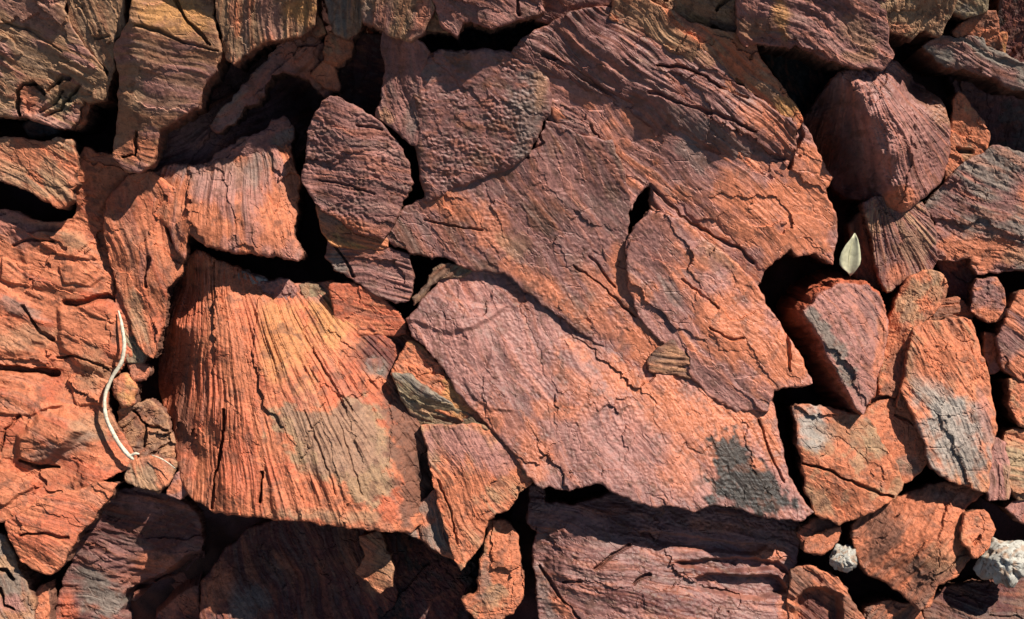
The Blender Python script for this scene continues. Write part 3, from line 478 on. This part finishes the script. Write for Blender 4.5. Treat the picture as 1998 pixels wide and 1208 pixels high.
rock('orange angular block at lower right split by a thin crack', [(1550,796),(1566,790),(1600,798),(1660,812),(1692,816),(1722,870),(1766,944),(1746,970),(1692,1004),(1640,1021),(1596,1000),(1574,952),(1566,880)], 4, 'O', 'T', .3, cp=[(1545,800,4),(1620,805,0),(1690,820,4),(1760,945,-14),(1640,1015,-14),(1570,940,-4),(1580,880,10),(1690,862,12),(1640,940,2)], cracks=[(4,16,[(1566,904),(1600,912),(1640,930),(1690,952),(1744,972)])], patches=[(1585,830,40,46,0,'S',.95),(1605,980,30,30,0,'L',.6),(1700,865,20,26,0,'L',.5),(1640,835,34,26,0,'K',.6),(1570,955,20,30,0,'L',.5)], name='rock_block', cat='rock')
rock('orange stone wedged between the split block and the grey slab', [(1692,812),(1714,790),(1740,786),(1780,806),(1812,862),(1796,905),(1776,934),(1764,936),(1730,876)], -10, 'O', 'T', .35, patches=[(1770,910,26,20,0,'G',.5),(1740,830,36,30,0,'O')], cracks=[(3,9,[(1748,810),(1780,826),(1806,850)])], name='stone', cat='stone', grow=10)
rock('orange and grey slab standing at the right with a lichen grey face', [(1784,640),(1850,625),(1892,628),(1906,670),(1930,738),(1936,800),(1946,832),(1932,882),(1926,956),(1900,950),(1856,934),(1822,912),(1806,860),(1780,800),(1764,760),(1776,700)], 16, 'O', 'K', .3, g=(-4,0), stri=('dir',60,2,.8), cp=[(1790,650,-4),(1890,640,2),(1930,750,-8),(1930,940,-10),(1850,920,2),(1790,790,0),(1860,780,10),(1900,700,6)], patches=[(1860,850,80,100,-20,'S',.92),(1830,770,60,30,40,'S',.6),(1890,900,40,40,0,'G',.5),(1920,800,14,60,-10,'P',.6),(1830,700,50,50,0,'O',.9)], rough=1.6, name='flat_rock', cat='flat rock')
rock('thin pinkish strip of rock right of the grey faced slab', [(1944,858),(1960,866),(1968,920),(1966,972),(1932,976),(1926,956),(1934,884)], -8, 'P', 'T', .4, name='stone', cat='stone', stri=('dir',85,2,1), grow=4)
rock('pinkish mauve triangular block at right with a shaded left face', [(1564,606),(1600,575),(1640,554),(1692,556),(1722,580),(1735,630),(1728,690),(1708,760),(1684,808),(1668,792),(1640,738),(1602,664)], 34, 'P', 'M', .25, g=(-6,7), stri=('dir',52,2.2,.9), cp=[(1570,608,2),(1640,735,6),(1682,800,-2),(1650,600,4),(1690,680,8),(1725,600,-10),(1728,680,-8),(1705,760,-6)], patches=[('poly',[(1566,606),(1590,600),(1630,660),(1668,730),(1650,750),(1604,668)],'G',.9),(1722,650,12,90,8,'O',.7)], wall='RO', pit=.7, depth=240, under=.13, edge=(3,4), grow=1, name='rock_block', cat='rock')
rock('orange elongated stone right of the triangular block', [(1776,546),(1800,533),(1836,540),(1846,560),(1832,592),(1802,622),(1786,660),(1772,720),(1748,772),(1722,766),(1730,700),(1744,640),(1756,580)], 4, 'O', 'T', .35, cp=[(1780,550,2),(1840,555,-4),(1770,640,2),(1740,640,-20),(1740,750,-14)], patches=[(1750,720,26,60,10,'B',.55),(1830,570,16,22,30,'L',.5)], rough=1.8, name='stone', cat='stone', grow=7)
rock('thin upright orange splinter beside the elongated orange stone', [(1778,640),(1790,632),(1786,690),(1776,750),(1764,796),(1754,792),(1766,730)], 0, 'O', 'K', .4, stri=('dir',100,2,1), name='stone', cat='stone', depth=120, grow=3)
rock('brown rubble chunk below the elongated orange stone', [(1716,745),(1740,730),(1764,740),(1762,790),(1730,802),(1706,790)], -26, 'B', 'K', .5, rough=2.2, name='stone', cat='stone', grow=10)
rock('mauve fan grooved stone below the rounded boulder', [(1690,400),(1740,388),(1792,402),(1812,440),(1826,500),(1814,530),(1762,546),(1738,562),(1724,530),(1714,480)], -8, 'M', 'T', .36, stri=('fan',1690,330,3,1), cp=[(1700,405,0),(1800,420,-4),(1820,510,-12),(1740,555,-6),(1720,490,-8),(1765,470,8)], patches=[(1750,535,30,26,0,'O',.7),(1790,480,30,40,0,'T',.5)], grow=9)
rock('shaded brown sliver left of the fan grooved stone', [(1660,440),(1690,410),(1716,480),(1724,532),(1720,560),(1680,548),(1664,520)], -74, 'B', 'K', .3, stri=('dir',75,3,1), name='stone', cat='stone', depth=100)
rock('rounded mauve boulder at upper right with a shaded left flank', [(1640,148),(1680,126),(1740,119),(1800,148),(1842,190),(1866,240),(1866,310),(1850,350),(1816,380),(1776,404),(1742,392),(1700,372),(1650,334),(1602,272),(1589,232),(1608,190)], 44, 'M', 'P', .38, stri=('fan',1640,80,2.6,1),
     cp=[(1640,150,-30),(1690,135,-44),(1745,128,-58),(1800,155,-151),(1845,200,-64),(1862,260,-66),(1860,320,-66),(1815,375,-44),(1775,400,-34),(1595,235,-190),(1612,195,-150),(1640,290,-200),(1690,350,-190),(1722,382,-120),(1655,172,4),(1690,230,26),(1722,300,22),(1748,360,-4),(1662,235,-78),(1692,305,-90),(1640,200,-70),(1760,220,6),(1800,280,-12),(1740,180,-4),(1800,340,-24)], patches=[(1620,260,40,70,-30,'RO',.7),(1775,385,44,24,-10,'O',.85),(1845,210,26,60,-28,'K',.6),(1760,250,70,80,0,'P',.35)], pit=1.7, mat='smooth', edge=(10,14), wall='RO', name='boulder', cat='boulder')
rock('grey and orange rock at the right edge below the rounded boulder', [(1834,372),(1880,322),(1930,292),(2137,330),(2158,535),(1990,521),(1944,525),(1916,532),(1902,500),(1832,502),(1820,470),(1836,430),(1806,402)], -14, 'M', 'G', .45, stri=('dir',20,3,.8), cp=[(1840,380,-6),(1930,300,-4),(2040,340,0),(1990,430,10),(1900,400,8),(1840,490,-6),(1930,520,-8),(2050,520,0),(1820,410,-14)], patches=[(1920,490,90,34,6,'O',.9),(1990,500,40,20,0,'T',.5),(2010,390,30,40,0,'O',.8)], rough=1.8, terr=(8,.3))
rock('orange strip of rock tucked behind the rounded boulder', [(1866,196),(1900,236),(1918,268),(1914,322),(1884,330),(1862,352),(1860,296)], -30, 'O', 'T', .4, rough=1.6, cracks=[(5,18,[(1870,290),(1900,294)])], grow=12)
# ---- top right
rock('wide mauve rock at the top casting a dark shadow on the orange strip', [(1430,-142),(1690,-151),(1738,40),(1744,76),(1756,96),(1736,119),(1690,119),(1640,106),(1600,86),(1562,72),(1552,82),(1500,70),(1466,77),(1448,58)], 34, 'M', 'P', .4, stri=('dir',28,3,.7), patches=[(1530,30,16,40,-10,'Y',.8),(1680,60,50,26,30,'T',.5),(1700,100,40,16,0,'K',.7),(1470,50,40,20,0,'K',.7)], pit=.8)
rock('pale tan ragged rock at the top right', [(1676,-180),(1890,-155),(1872,12),(1852,52),(1824,40),(1800,62),(1776,50),(1752,40),(1730,20)], 24, 'T', 'L', .4, rough=1.6, jit=4, patches=[(1800,20,60,30,0,'T'),(1770,45,30,10,0,'O',.6)])
rock('small grey stone at the top right of the pale ragged rock', [(1876,-20),(1900,-30),(1924,-10),(1926,18),(1890,24),(1868,16)], 0, 'L', 'G', .4, name='stone', cat='stone')
rock('orange crumbly rock below the small grey stone at top right', [(1880,44),(1912,30),(1936,28),(1946,70),(1962,102),(1952,118),(1920,102),(1892,84),(1862,62)], -14, 'O', 'B', .5, rough=2.4, terr=(8,.5))
rock('flat dark layered ledge at upper right in half shadow', [(1800,92),(1832,78),(1900,82),(1950,112),(1990,128),(2196,150),(2198,205),(1980,165),(1960,152),(1928,146),(1900,136),(1850,124)], -4, 'G', 'M', .45, stri=('dir',20,4,1), terr=(8,.5), jit=4, name='rock_ledge', cat='rock')
rock('orange finger of stone at upper right', [(1946,76),(1958,70),(1962,112),(1950,116)], -18, 'Y', 'O', .4, name='stone', cat='stone', depth=80)
rock('shaded blue grey rock below the layered ledge at right', [(1846,130),(1930,160),(2176,196),(2165,330),(1990,318),(1940,282),(1900,226),(1866,186)], -180, 'M', 'G', .4, rough=1.4, patches=[(1980,185,60,16,14,'P',.8)])
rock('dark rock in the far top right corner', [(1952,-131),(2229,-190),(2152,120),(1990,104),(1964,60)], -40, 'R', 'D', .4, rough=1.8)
rock('tan ragged rock at the top right of centre', [(1180,-158),(1440,-120),(1486,-10),(1492,14),(1470,44),(1424,60),(1392,66),(1372,58),(1330,34),(1262,8),(1196,0)], -14, 'T', 'K', .4, stri=('dir',24,2.4,.8), rough=1.8, jit=4, cracks=[(5,18,[(1390,56),(1400,44),(1416,52)]),(5,18,[(1404,14),(1412,4),(1430,-10)])], patches=[(1450,24,40,26,0,'P',.6),(1370,40,30,20,30,'Y'),(1420,24,26,20,0,'T')])
rock('dark shelf under the tan ragged rock at top', [(1020,-157),(1190,-193),(1200,8),(1150,26),(1090,30),(1050,24)], -10, 'M', 'R', .5, stri=('dir',10,3,1))
rock('pinkish mauve rock at the top edge with a jagged dark shadow below it', [(846,-210),(1014,-159),(1050,-10),(1062,12),(1012,24),(985,30),(962,42),(946,36),(920,26),(902,28),(888,54),(866,40),(850,10)], 40, 'P', 'M', .4, stri=('dir',28,2.6,.8), cracks=[(4,14,[(1010,-20),(1012,20)])])
rock('tan grey rock at the top edge left of the small triangle', [(700,-217),(838,-185),(836,16),(818,48),(796,63),(766,56),(738,40),(724,30),(706,28)], 36, 'T', 'P', .42, stri=('dir',100,1.8,.7), patches=[(710,10,20,50,0,'G',.6),(820,10,16,30,0,'O',.5)])
rock('small tan triangular stone at the top edge', [(842,12),(850,14),(870,42),(882,56),(850,54),(818,52),(830,32)], 14, 'T', 'K', .4, name='stone', cat='stone', depth=120)
rock('grey striped stone at the top edge beside the grooved block', [(624,-144),(698,-172),(702,30),(690,50),(672,56),(650,52),(640,30)], 6, 'G', 'T', .45, stri=('dir',96,3,1))
rock('small pale chip beside the round orange stone near the top', [(676,44),(688,38),(692,62),(684,72),(676,60)], -14, 'P', 'W', .25, name='stone', cat='stone', depth=60)
rock('small rounded orange stone near the top between dark gaps', [(634,98),(640,74),(656,58),(676,62),(684,84),(680,104),(662,118),(646,124),(636,116)], -20, 'O', 'K', .35, edge=(10,14), rough=2, name='stone', cat='stone', depth=120)
rock('orange wedge stone below the rounded orange stone near the top', [(634,126),(648,128),(656,150),(660,174),(640,166),(612,146)], -30, 'O', name='stone', cat='stone', depth=110)
rock('small brown wedge stone under the grooved block at the top', [(594,58),(606,40),(620,32),(632,62),(616,64)], -24, 'K', 'O', .4, name='stone', cat='stone', depth=100)
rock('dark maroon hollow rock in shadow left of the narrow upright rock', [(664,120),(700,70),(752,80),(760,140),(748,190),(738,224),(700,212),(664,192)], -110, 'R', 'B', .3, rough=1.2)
rock('rock coloured near black for the deep shadow above the flat faced boulder', [(830,60),(890,50),(960,44),(1040,30),(1066,60),(1010,96),(950,110),(860,112),(836,104)], -130, 'D', 'D', .3, rough=1.2)  # near black colour painted in to deepen the shadow
rock('rock coloured near black for the shadow behind the rounded boulder', [(1474,80),(1560,66),(1660,90),(1660,130),(1620,180),(1600,220),(1576,228),(1540,180)], -170, 'D', 'D', .3, rough=1.2)  # almost black by colour to make this shadow dark enough
# ---- right side rubble
rock('small mauve topped stone in the rubble near the right edge', [(1908,549),(1944,545),(1958,585),(1963,614),(1932,626),(1898,606)], -14, 'M', 'O', .4, rough=2, name='stone', cat='stone', patches=[(1930,612,30,14,8,'O',.9)])
rock('mauve and orange stone cut by the right edge of the view', [(1992,570),(2143,556),(2163,745),(1994,742),(1962,716),(1953,660),(1970,610)], 10, 'M', 'O', .4, g=(6,-4), patches=[(2000,590,30,24,0,'O',.9),(1990,720,40,30,0,'O',.9)], stri=('dir',30,2.6,.9))
rock('orange stone at the right edge under the mauve and orange stone', [(1974,744),(2157,746),(2133,832),(1998,824),(1978,792)], -8, 'O', 'T', .4, rough=1.8, grow=8)
rock('tan olive broken rock at the right edge', [(1966,846),(2212,836),(2163,970),(1990,968),(1970,940)], -22, 'K', 'L', .45, rough=2.2, stri=('dir',20,3,1), patches=[(1990,850,30,20,0,'O',.8)], grow=8)
rock('reddish stone at the right edge above the speckled white pebble', [(1966,992),(2000,972),(2164,960),(2154,1034),(1996,1018)], -28, 'P', 'RO', .5, name='stone', cat='stone')
rock('shaded red brown rock above the layered orange ledge at right', [(1832,506),(1904,506),(1900,560),(1886,606),(1862,590),(1842,560)], -76, 'R', 'RO', .5, depth=100)
rock('layered brown orange ledge left of the small mauve topped stone', [(1790,626),(1830,600),(1866,588),(1890,610),(1888,632),(1850,640),(1794,664)], -40, 'O', 'B', .5, terr=(8,.6), stri=('dir',0,4,1), rough=1.8, grow=10)
rock('small orange splinter in the gap right of the grey faced slab', [(1926,652),(1944,656),(1946,690),(1952,716),(1936,724),(1926,690)], -36, 'O', 'P', .4, name='stone', cat='stone', depth=110)
rock('lumpy orange and brown rock at the bottom right between the white pebbles', [(1742,984),(1792,960),(1850,944),(1926,962),(1886,984),(1876,1010),(1880,1040),(1902,1080),(1872,1120),(1832,1140),(1812,1180),(1796,1190),(1766,1160),(1740,1140),(1702,1122),(1676,1082),(1668,1032),(1690,1010)], -30, 'O', 'B', .42, cp=[(1745,990,-8),(1850,955,-10),(1920,965,-12),(1860,1010,8),(1800,1040,14),(1840,1080,16),(1700,1030,-14),(1690,1090,-20),(1750,1110,-10),(1800,1170,-10),(1890,1080,-14),(1740,1050,0),(1790,1100,-2)], rough=2.4, stri=('dir',-50,3,.7), patches=[(1720,1040,40,60,0,'B',.85),(1820,1000,60,40,0,'O',.8),(1850,970,50,14,0,'G',.5),(1780,1110,40,24,20,'D',.6),(1850,1090,40,30,0,'T',.5)], name='rock_mass', cat='rock', grow=5)
rock('flat tan orange stone leaning on the lumpy rock at bottom right', [(1888,1008),(1920,997),(1941,1034),(1924,1072),(1902,1086),(1880,1052)], -6, 'O', 'T', .4, g=(-8,0), name='stone', cat='stone', cracks=[(4,10,[(1900,1062),(1914,1044)])])
rock('small flat orange stone above the little white pebble', [(1576,1058),(1600,1043),(1636,1034),(1632,1058),(1608,1078),(1574,1072)], -36, 'O', 'P', .3, name='stone', cat='stone', depth=80, grow=4)
rock('small dark red stone behind the flat orange stone at lower right', [(1560,1040),(1590,1018),(1624,1022),(1634,1034),(1600,1044),(1572,1058)], -52, 'RO', 'B', .5, name='stone', cat='stone', depth=80, grow=8)
rock('orange ridge of rock at the bottom right of the purple boulder', [(1544,1112),(1580,1106),(1624,1122),(1644,1140),(1658,1172),(1684,1206),(1690,1365),(1538,1396)], -62, 'O', 'B', .45, stri=('dir',40,3,.8), lifts=[([(1556,1170),(1575,1150),(1610,1148),(1640,1165),(1650,1398),(1552,1412)],-34,14)], patches=[(1600,1200,44,60,0,'R',.8)], rough=2, grow=4)
rock('brown crumbly rock at the bottom edge below the lumpy orange rock', [(1690,1190),(1740,1172),(1790,1190),(1800,1220),(1800,1390),(1690,1419)], -84, 'B', 'O', .45, stri=('dir',-40,4,1), rough=2)
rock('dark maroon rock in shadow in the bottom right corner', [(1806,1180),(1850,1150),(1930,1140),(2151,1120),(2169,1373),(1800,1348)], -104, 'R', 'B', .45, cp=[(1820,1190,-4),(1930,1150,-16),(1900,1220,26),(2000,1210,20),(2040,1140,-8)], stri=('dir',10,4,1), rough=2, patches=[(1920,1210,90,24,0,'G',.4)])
# ---- small stones by the twig
rock('little orange pebble beside the bend of the white twig', [(222,742),(244,734),(262,758),(258,786),(240,791),(223,768)], -66, 'O', 'Y', .4, edge=(8,10), name='pebble', cat='pebble', depth=70)
rock('little pink pebble above the orange pebble by the twig', [(250,712),(272,704),(284,718),(280,738),(262,740)], -70, 'P', 'O', .4, edge=(8,10), name='pebble', cat='pebble', depth=70)
rock('tan stone at the foot of the cone under the twig tip', [(254,912),(280,900),(304,896),(336,906),(322,940),(304,952),(276,946),(250,932)], -76, 'T', 'O', .5, name='stone', cat='stone', depth=80, stri=('dir',70,2,1), grow=8)
rock('pink triangular chip at the lower left foot of the cone', [(330,962),(346,922),(366,962),(350,970)], -70, 'P', 'O', .4, name='stone', cat='stone', depth=80)
rock('crumbly brown rubble ledge between the twig and the cone', [(236,800),(262,788),(296,786),(322,812),(336,860),(340,900),(306,896),(276,888),(250,868),(234,830)], -96, 'K', 'B', .45, rough=1.4, fac=2.6, terr=(9,.6), jit=4, cracks=[(4,16,[(260,800),(285,830),(280,870)]),(4,14,[(285,830),(330,840)])], depth=90)

# ================================================================== small things
def plain_material(name, c, rough=.6, scale=300, var=.2, sss=0.0, trans=0.0):
    m = bpy.data.materials.new(name); m.use_nodes = True; nt = m.node_tree; N = nt.nodes; L = nt.links; b = N['Principled BSDF']
    tc = N.new('ShaderNodeTexCoord'); n = N.new('ShaderNodeTexNoise'); n.inputs['Scale'].default_value = scale; n.inputs['Detail'].default_value = 4
    L.new(tc.outputs['Object'], n.inputs['Vector'])
    r = N.new('ShaderNodeValToRGB'); r.color_ramp.elements[0].position = .32; r.color_ramp.elements[1].position = .68
    r.color_ramp.elements[0].color = (*[k * (1 - var) for k in c], 1); r.color_ramp.elements[1].color = (*[min(1, k * (1 + var)) for k in c], 1)
    L.new(n.outputs['Fac'], r.inputs[0]); L.new(r.outputs[0], b.inputs['Base Color']); b.inputs['Roughness'].default_value = rough
    return m
M_twig = plain_material('bleached_twig', (.50, .43, .32), .75, 420, .3)
M_leaf = plain_material('dry_pale_leaf', (.42, .39, .25), .6, 160, .25)

def local(x, y, h):
    hh = h + float(base_level(np.array([y]))[0]); k = 1 - hh / DIST
    return np.array([(x - CX) * k, -(y - CY) * k, hh])

def tube(name, pts, mat, parent=None, origin=None, seg=8):
    """pts: (x, y, h, radius)"""
    P = np.array([np.append(local(p[0], p[1], p[2]), p[3] * .8) for p in pts])
    t = np.linspace(0, len(P) - 1, (len(P) - 1) * 6 + 1); i = np.clip(np.floor(t).astype(int), 0, len(P) - 2); f = (t - i)[:, None]
    def at(j): return P[np.clip(j, 0, len(P) - 1)]
    p0, p1, p2, p3 = at(i - 1), at(i), at(i + 1), at(i + 2)
    C = .5 * (2 * p1 + (p2 - p0) * f + (2 * p0 - 5 * p1 + 4 * p2 - p3) * f ** 2 + (3 * p1 - p0 - 3 * p2 + p3) * f ** 3)
    org = C[0, :3] if origin is None else origin
    V = []; n = len(C)
    for k in range(n):
        d = C[min(k + 1, n - 1), :3] - C[max(k - 1, 0), :3]; d /= np.linalg.norm(d) + 1e-9
        a = np.cross(d, [0, 0, 1.0]); a /= np.linalg.norm(a) + 1e-9; b = np.cross(a, d)
        for s in range(seg):
            q = 2 * math.pi * s / seg; r = C[k, 3] * (1 + .12 * math.sin(3 * q + k * .7) + .06 * math.sin(k * 1.9))
            V.append(C[k, :3] - org + r * (math.cos(q) * a + math.sin(q) * b))
    F = []
    for k in range(n - 1):
        for s in range(seg):
            s2 = (s + 1) % seg; F.append((k * seg + s, k * seg + s2, (k + 1) * seg + s2, (k + 1) * seg + s))
    for base, flip in ((0, True), ((n - 1) * seg, False)):
        for s in range(1, seg - 1):
            tri = (base, base + s, base + s + 1); tri = tri[::-1] if flip else tri
            F.append((*tri, tri[2]))
    return link_mesh(name, np.array(V), np.array(F), mat, None, org, parent=parent), org

tw, org = tube('twig', [(231,606,-44,2.0),(236,626,-38,3.6),(241,655,-34,4.6),(242,682,-34,5.0),(236,708,-36,5.2),(218,738,-40,4.8),(207,765,-42,4.8),(204,795,-42,4.8),(211,825,-44,5.0),(226,855,-46,5.2),(243,880,-48,5.6),(256,893,-50,5.0),(260,896,-54,3.4)], M_twig)
tw['label'] = 'curved bleached white twig lying on the orange rock at left'; tw['category'] = 'twig'
o2, _ = tube('side_shoot', [(255,889,-49,4.0),(264,885,-46,3.6),(272,886,-46,2.0)], M_twig, parent=tw)
t2, _ = tube('twig', [(296,888,-62,1.0),(312,894,-56,1.6),(326,902,-54,1.6),(342,914,-52,.8)], M_twig)
t2['label'] = 'tiny broken twig at the lower left foot of the grooved cone'; t2['category'] = 'twig'

def leaf(name, outline_l, outline_r, h0, h1, bend, parent=None, org=None):
    n = len(outline_l); m = 7; V = []
    for i in range(n):
        t = i / (n - 1); a = np.array(outline_l[i], float); b = np.array(outline_r[i], float)
        for j in range(m):
            s = j / (m - 1); p = a + (b - a) * s
            hh = h0 + (h1 - h0) * t + bend * (abs(s - .5) * 2) ** 1.3 * math.sin(math.pi * min(1, t * .9 + .08)) + 1.2 * math.sin(7 * t + 3 * s)
            V.append(local(p[0], p[1], hh))
    V = np.array(V); org = V.mean(0) if org is None else org
    top = V - org; bot = top - np.array([0, 0, 1.1]); nv = len(top); F = []
    for i in range(n - 1):
        for j in range(m - 1):
            a = i * m + j; F.append((a, a + m, a + m + 1, a + 1)); F.append((nv + a, nv + a + 1, nv + a + m + 1, nv + a + m))
    rim = [j for j in range(m)] + [i * m + m - 1 for i in range(1, n)] + [(n - 1) * m + j for j in range(m - 2, -1, -1)] + [i * m for i in range(n - 2, 0, -1)]
    for k in range(len(rim)):
        a, b = rim[k], rim[(k + 1) % len(rim)]; F.append((a, b, nv + b, nv + a))
    return link_mesh(name, np.concatenate([top, bot]), np.array(F), M_leaf, None, org, parent=parent), org
LL = [(1667,455),(1660,466),(1650,478),(1642,492),(1638,506),(1638,516),(1644,524),(1652,530),(1657,536)]
LR = [(1669,455),(1674,466),(1677,478),(1679,492),(1680,506),(1678,516),(1672,525),(1666,533),(1659,539)]
leaf_root = bpy.data.objects.new('leaf', None); scene.collection.objects.link(leaf_root)
lo = local(1658, 536, -20); leaf_root.empty_display_size = .01
leaf_root.matrix_basis = Matrix.Translation(W(tuple(lo * S))) @ ROT; PM['leaf'] = leaf_root.matrix_basis.copy()
leaf_root['label'] = 'pale yellow green leaf lodged in the dark crack at right'; leaf_root['category'] = 'leaf'
leaf('blade', LL, LR, 8, -6, 9, parent=leaf_root)
tube('midrib', [(1668,457,8.5,.5),(1661,480,5,.9),(1656,505,1,1.1),(1657,535,-6,1.3)], plain_material('leaf_midrib', (.5, .46, .26), .5, 300, .1), parent=leaf_root)

def pebble(label, x, y, rx, ry, rz, h, seed):
    n, m = 64, 96; V = []
    th = np.linspace(0.001, math.pi - .001, n); ph = np.linspace(0, 2 * math.pi, m, endpoint=False)
    T, Pp = np.meshgrid(th, ph, indexing='ij'); T = T.ravel(); Pp = Pp.ravel()
    d = np.stack([np.sin(T) * np.cos(Pp), np.sin(T) * np.sin(Pp), np.cos(T)], 1)
    u = d[:, 0] * 1.3 + d[:, 2] * .7; v = d[:, 1] * 1.3 - d[:, 2] * .6
    r = 1 + .30 * fbm(u * 1.2, v * 1.2, seed, 2) + .07 * fbm(u * 3.4, v * 3.4, seed + 4, 3)
    for k in range(7):                                          # broken facets
        a = gn(np.array([k * 3.7]), np.array([seed * .37 + .5]), 4)[0] * 6; nrm = np.array([math.cos(a), math.sin(a * 1.7 + k), .6]); nrm /= np.linalg.norm(nrm)
        dt = d @ nrm; r = np.where(dt > .2, np.minimum(r, .88 / np.maximum(dt, .2)), r)
    pit = sst(.30, .5, fbm(u * 4.0 + 3, v * 4.0, seed + 9, 4, .7)); r = r - .035 * pit
    V = d * r[:, None] * np.array([rx, ry, rz])
    F = []
    ii, jj = np.meshgrid(np.arange(n - 1), np.arange(m), indexing='ij'); ii = ii.ravel(); jj = jj.ravel(); j2 = (jj + 1) % m
    F = np.stack([ii * m + jj, (ii + 1) * m + jj, (ii + 1) * m + j2, ii * m + j2], 1)
    col = np.tile(PAL['W'] * .6, (len(V), 1)) * (1 + .15 * fbm(u * 3, v * 3, seed + 12, 3))[:, None]
    col += (np.array([.10, .08, .065]) - col) * (pit * .85)[:, None]
    dirt = sst(-.1, .5, fbm(u * 2 + 9, v * 2, seed + 21, 3)) * .6; col += (PAL['T'] * .9 - col) * dirt[:, None]
    o = link_mesh('pebble', V, F, MAT['pale'], np.clip(col, .02, .85), local(x, y, h))
    o['label'] = label; o['category'] = 'pebble'
pebble('little white pebble in the gap at lower right', 1648, 1090, 29, 28, 26, -62, 3)
pebble('larger speckled white pebble near the bottom right corner', 1962, 1094, 50, 46, 40, -38, 8)
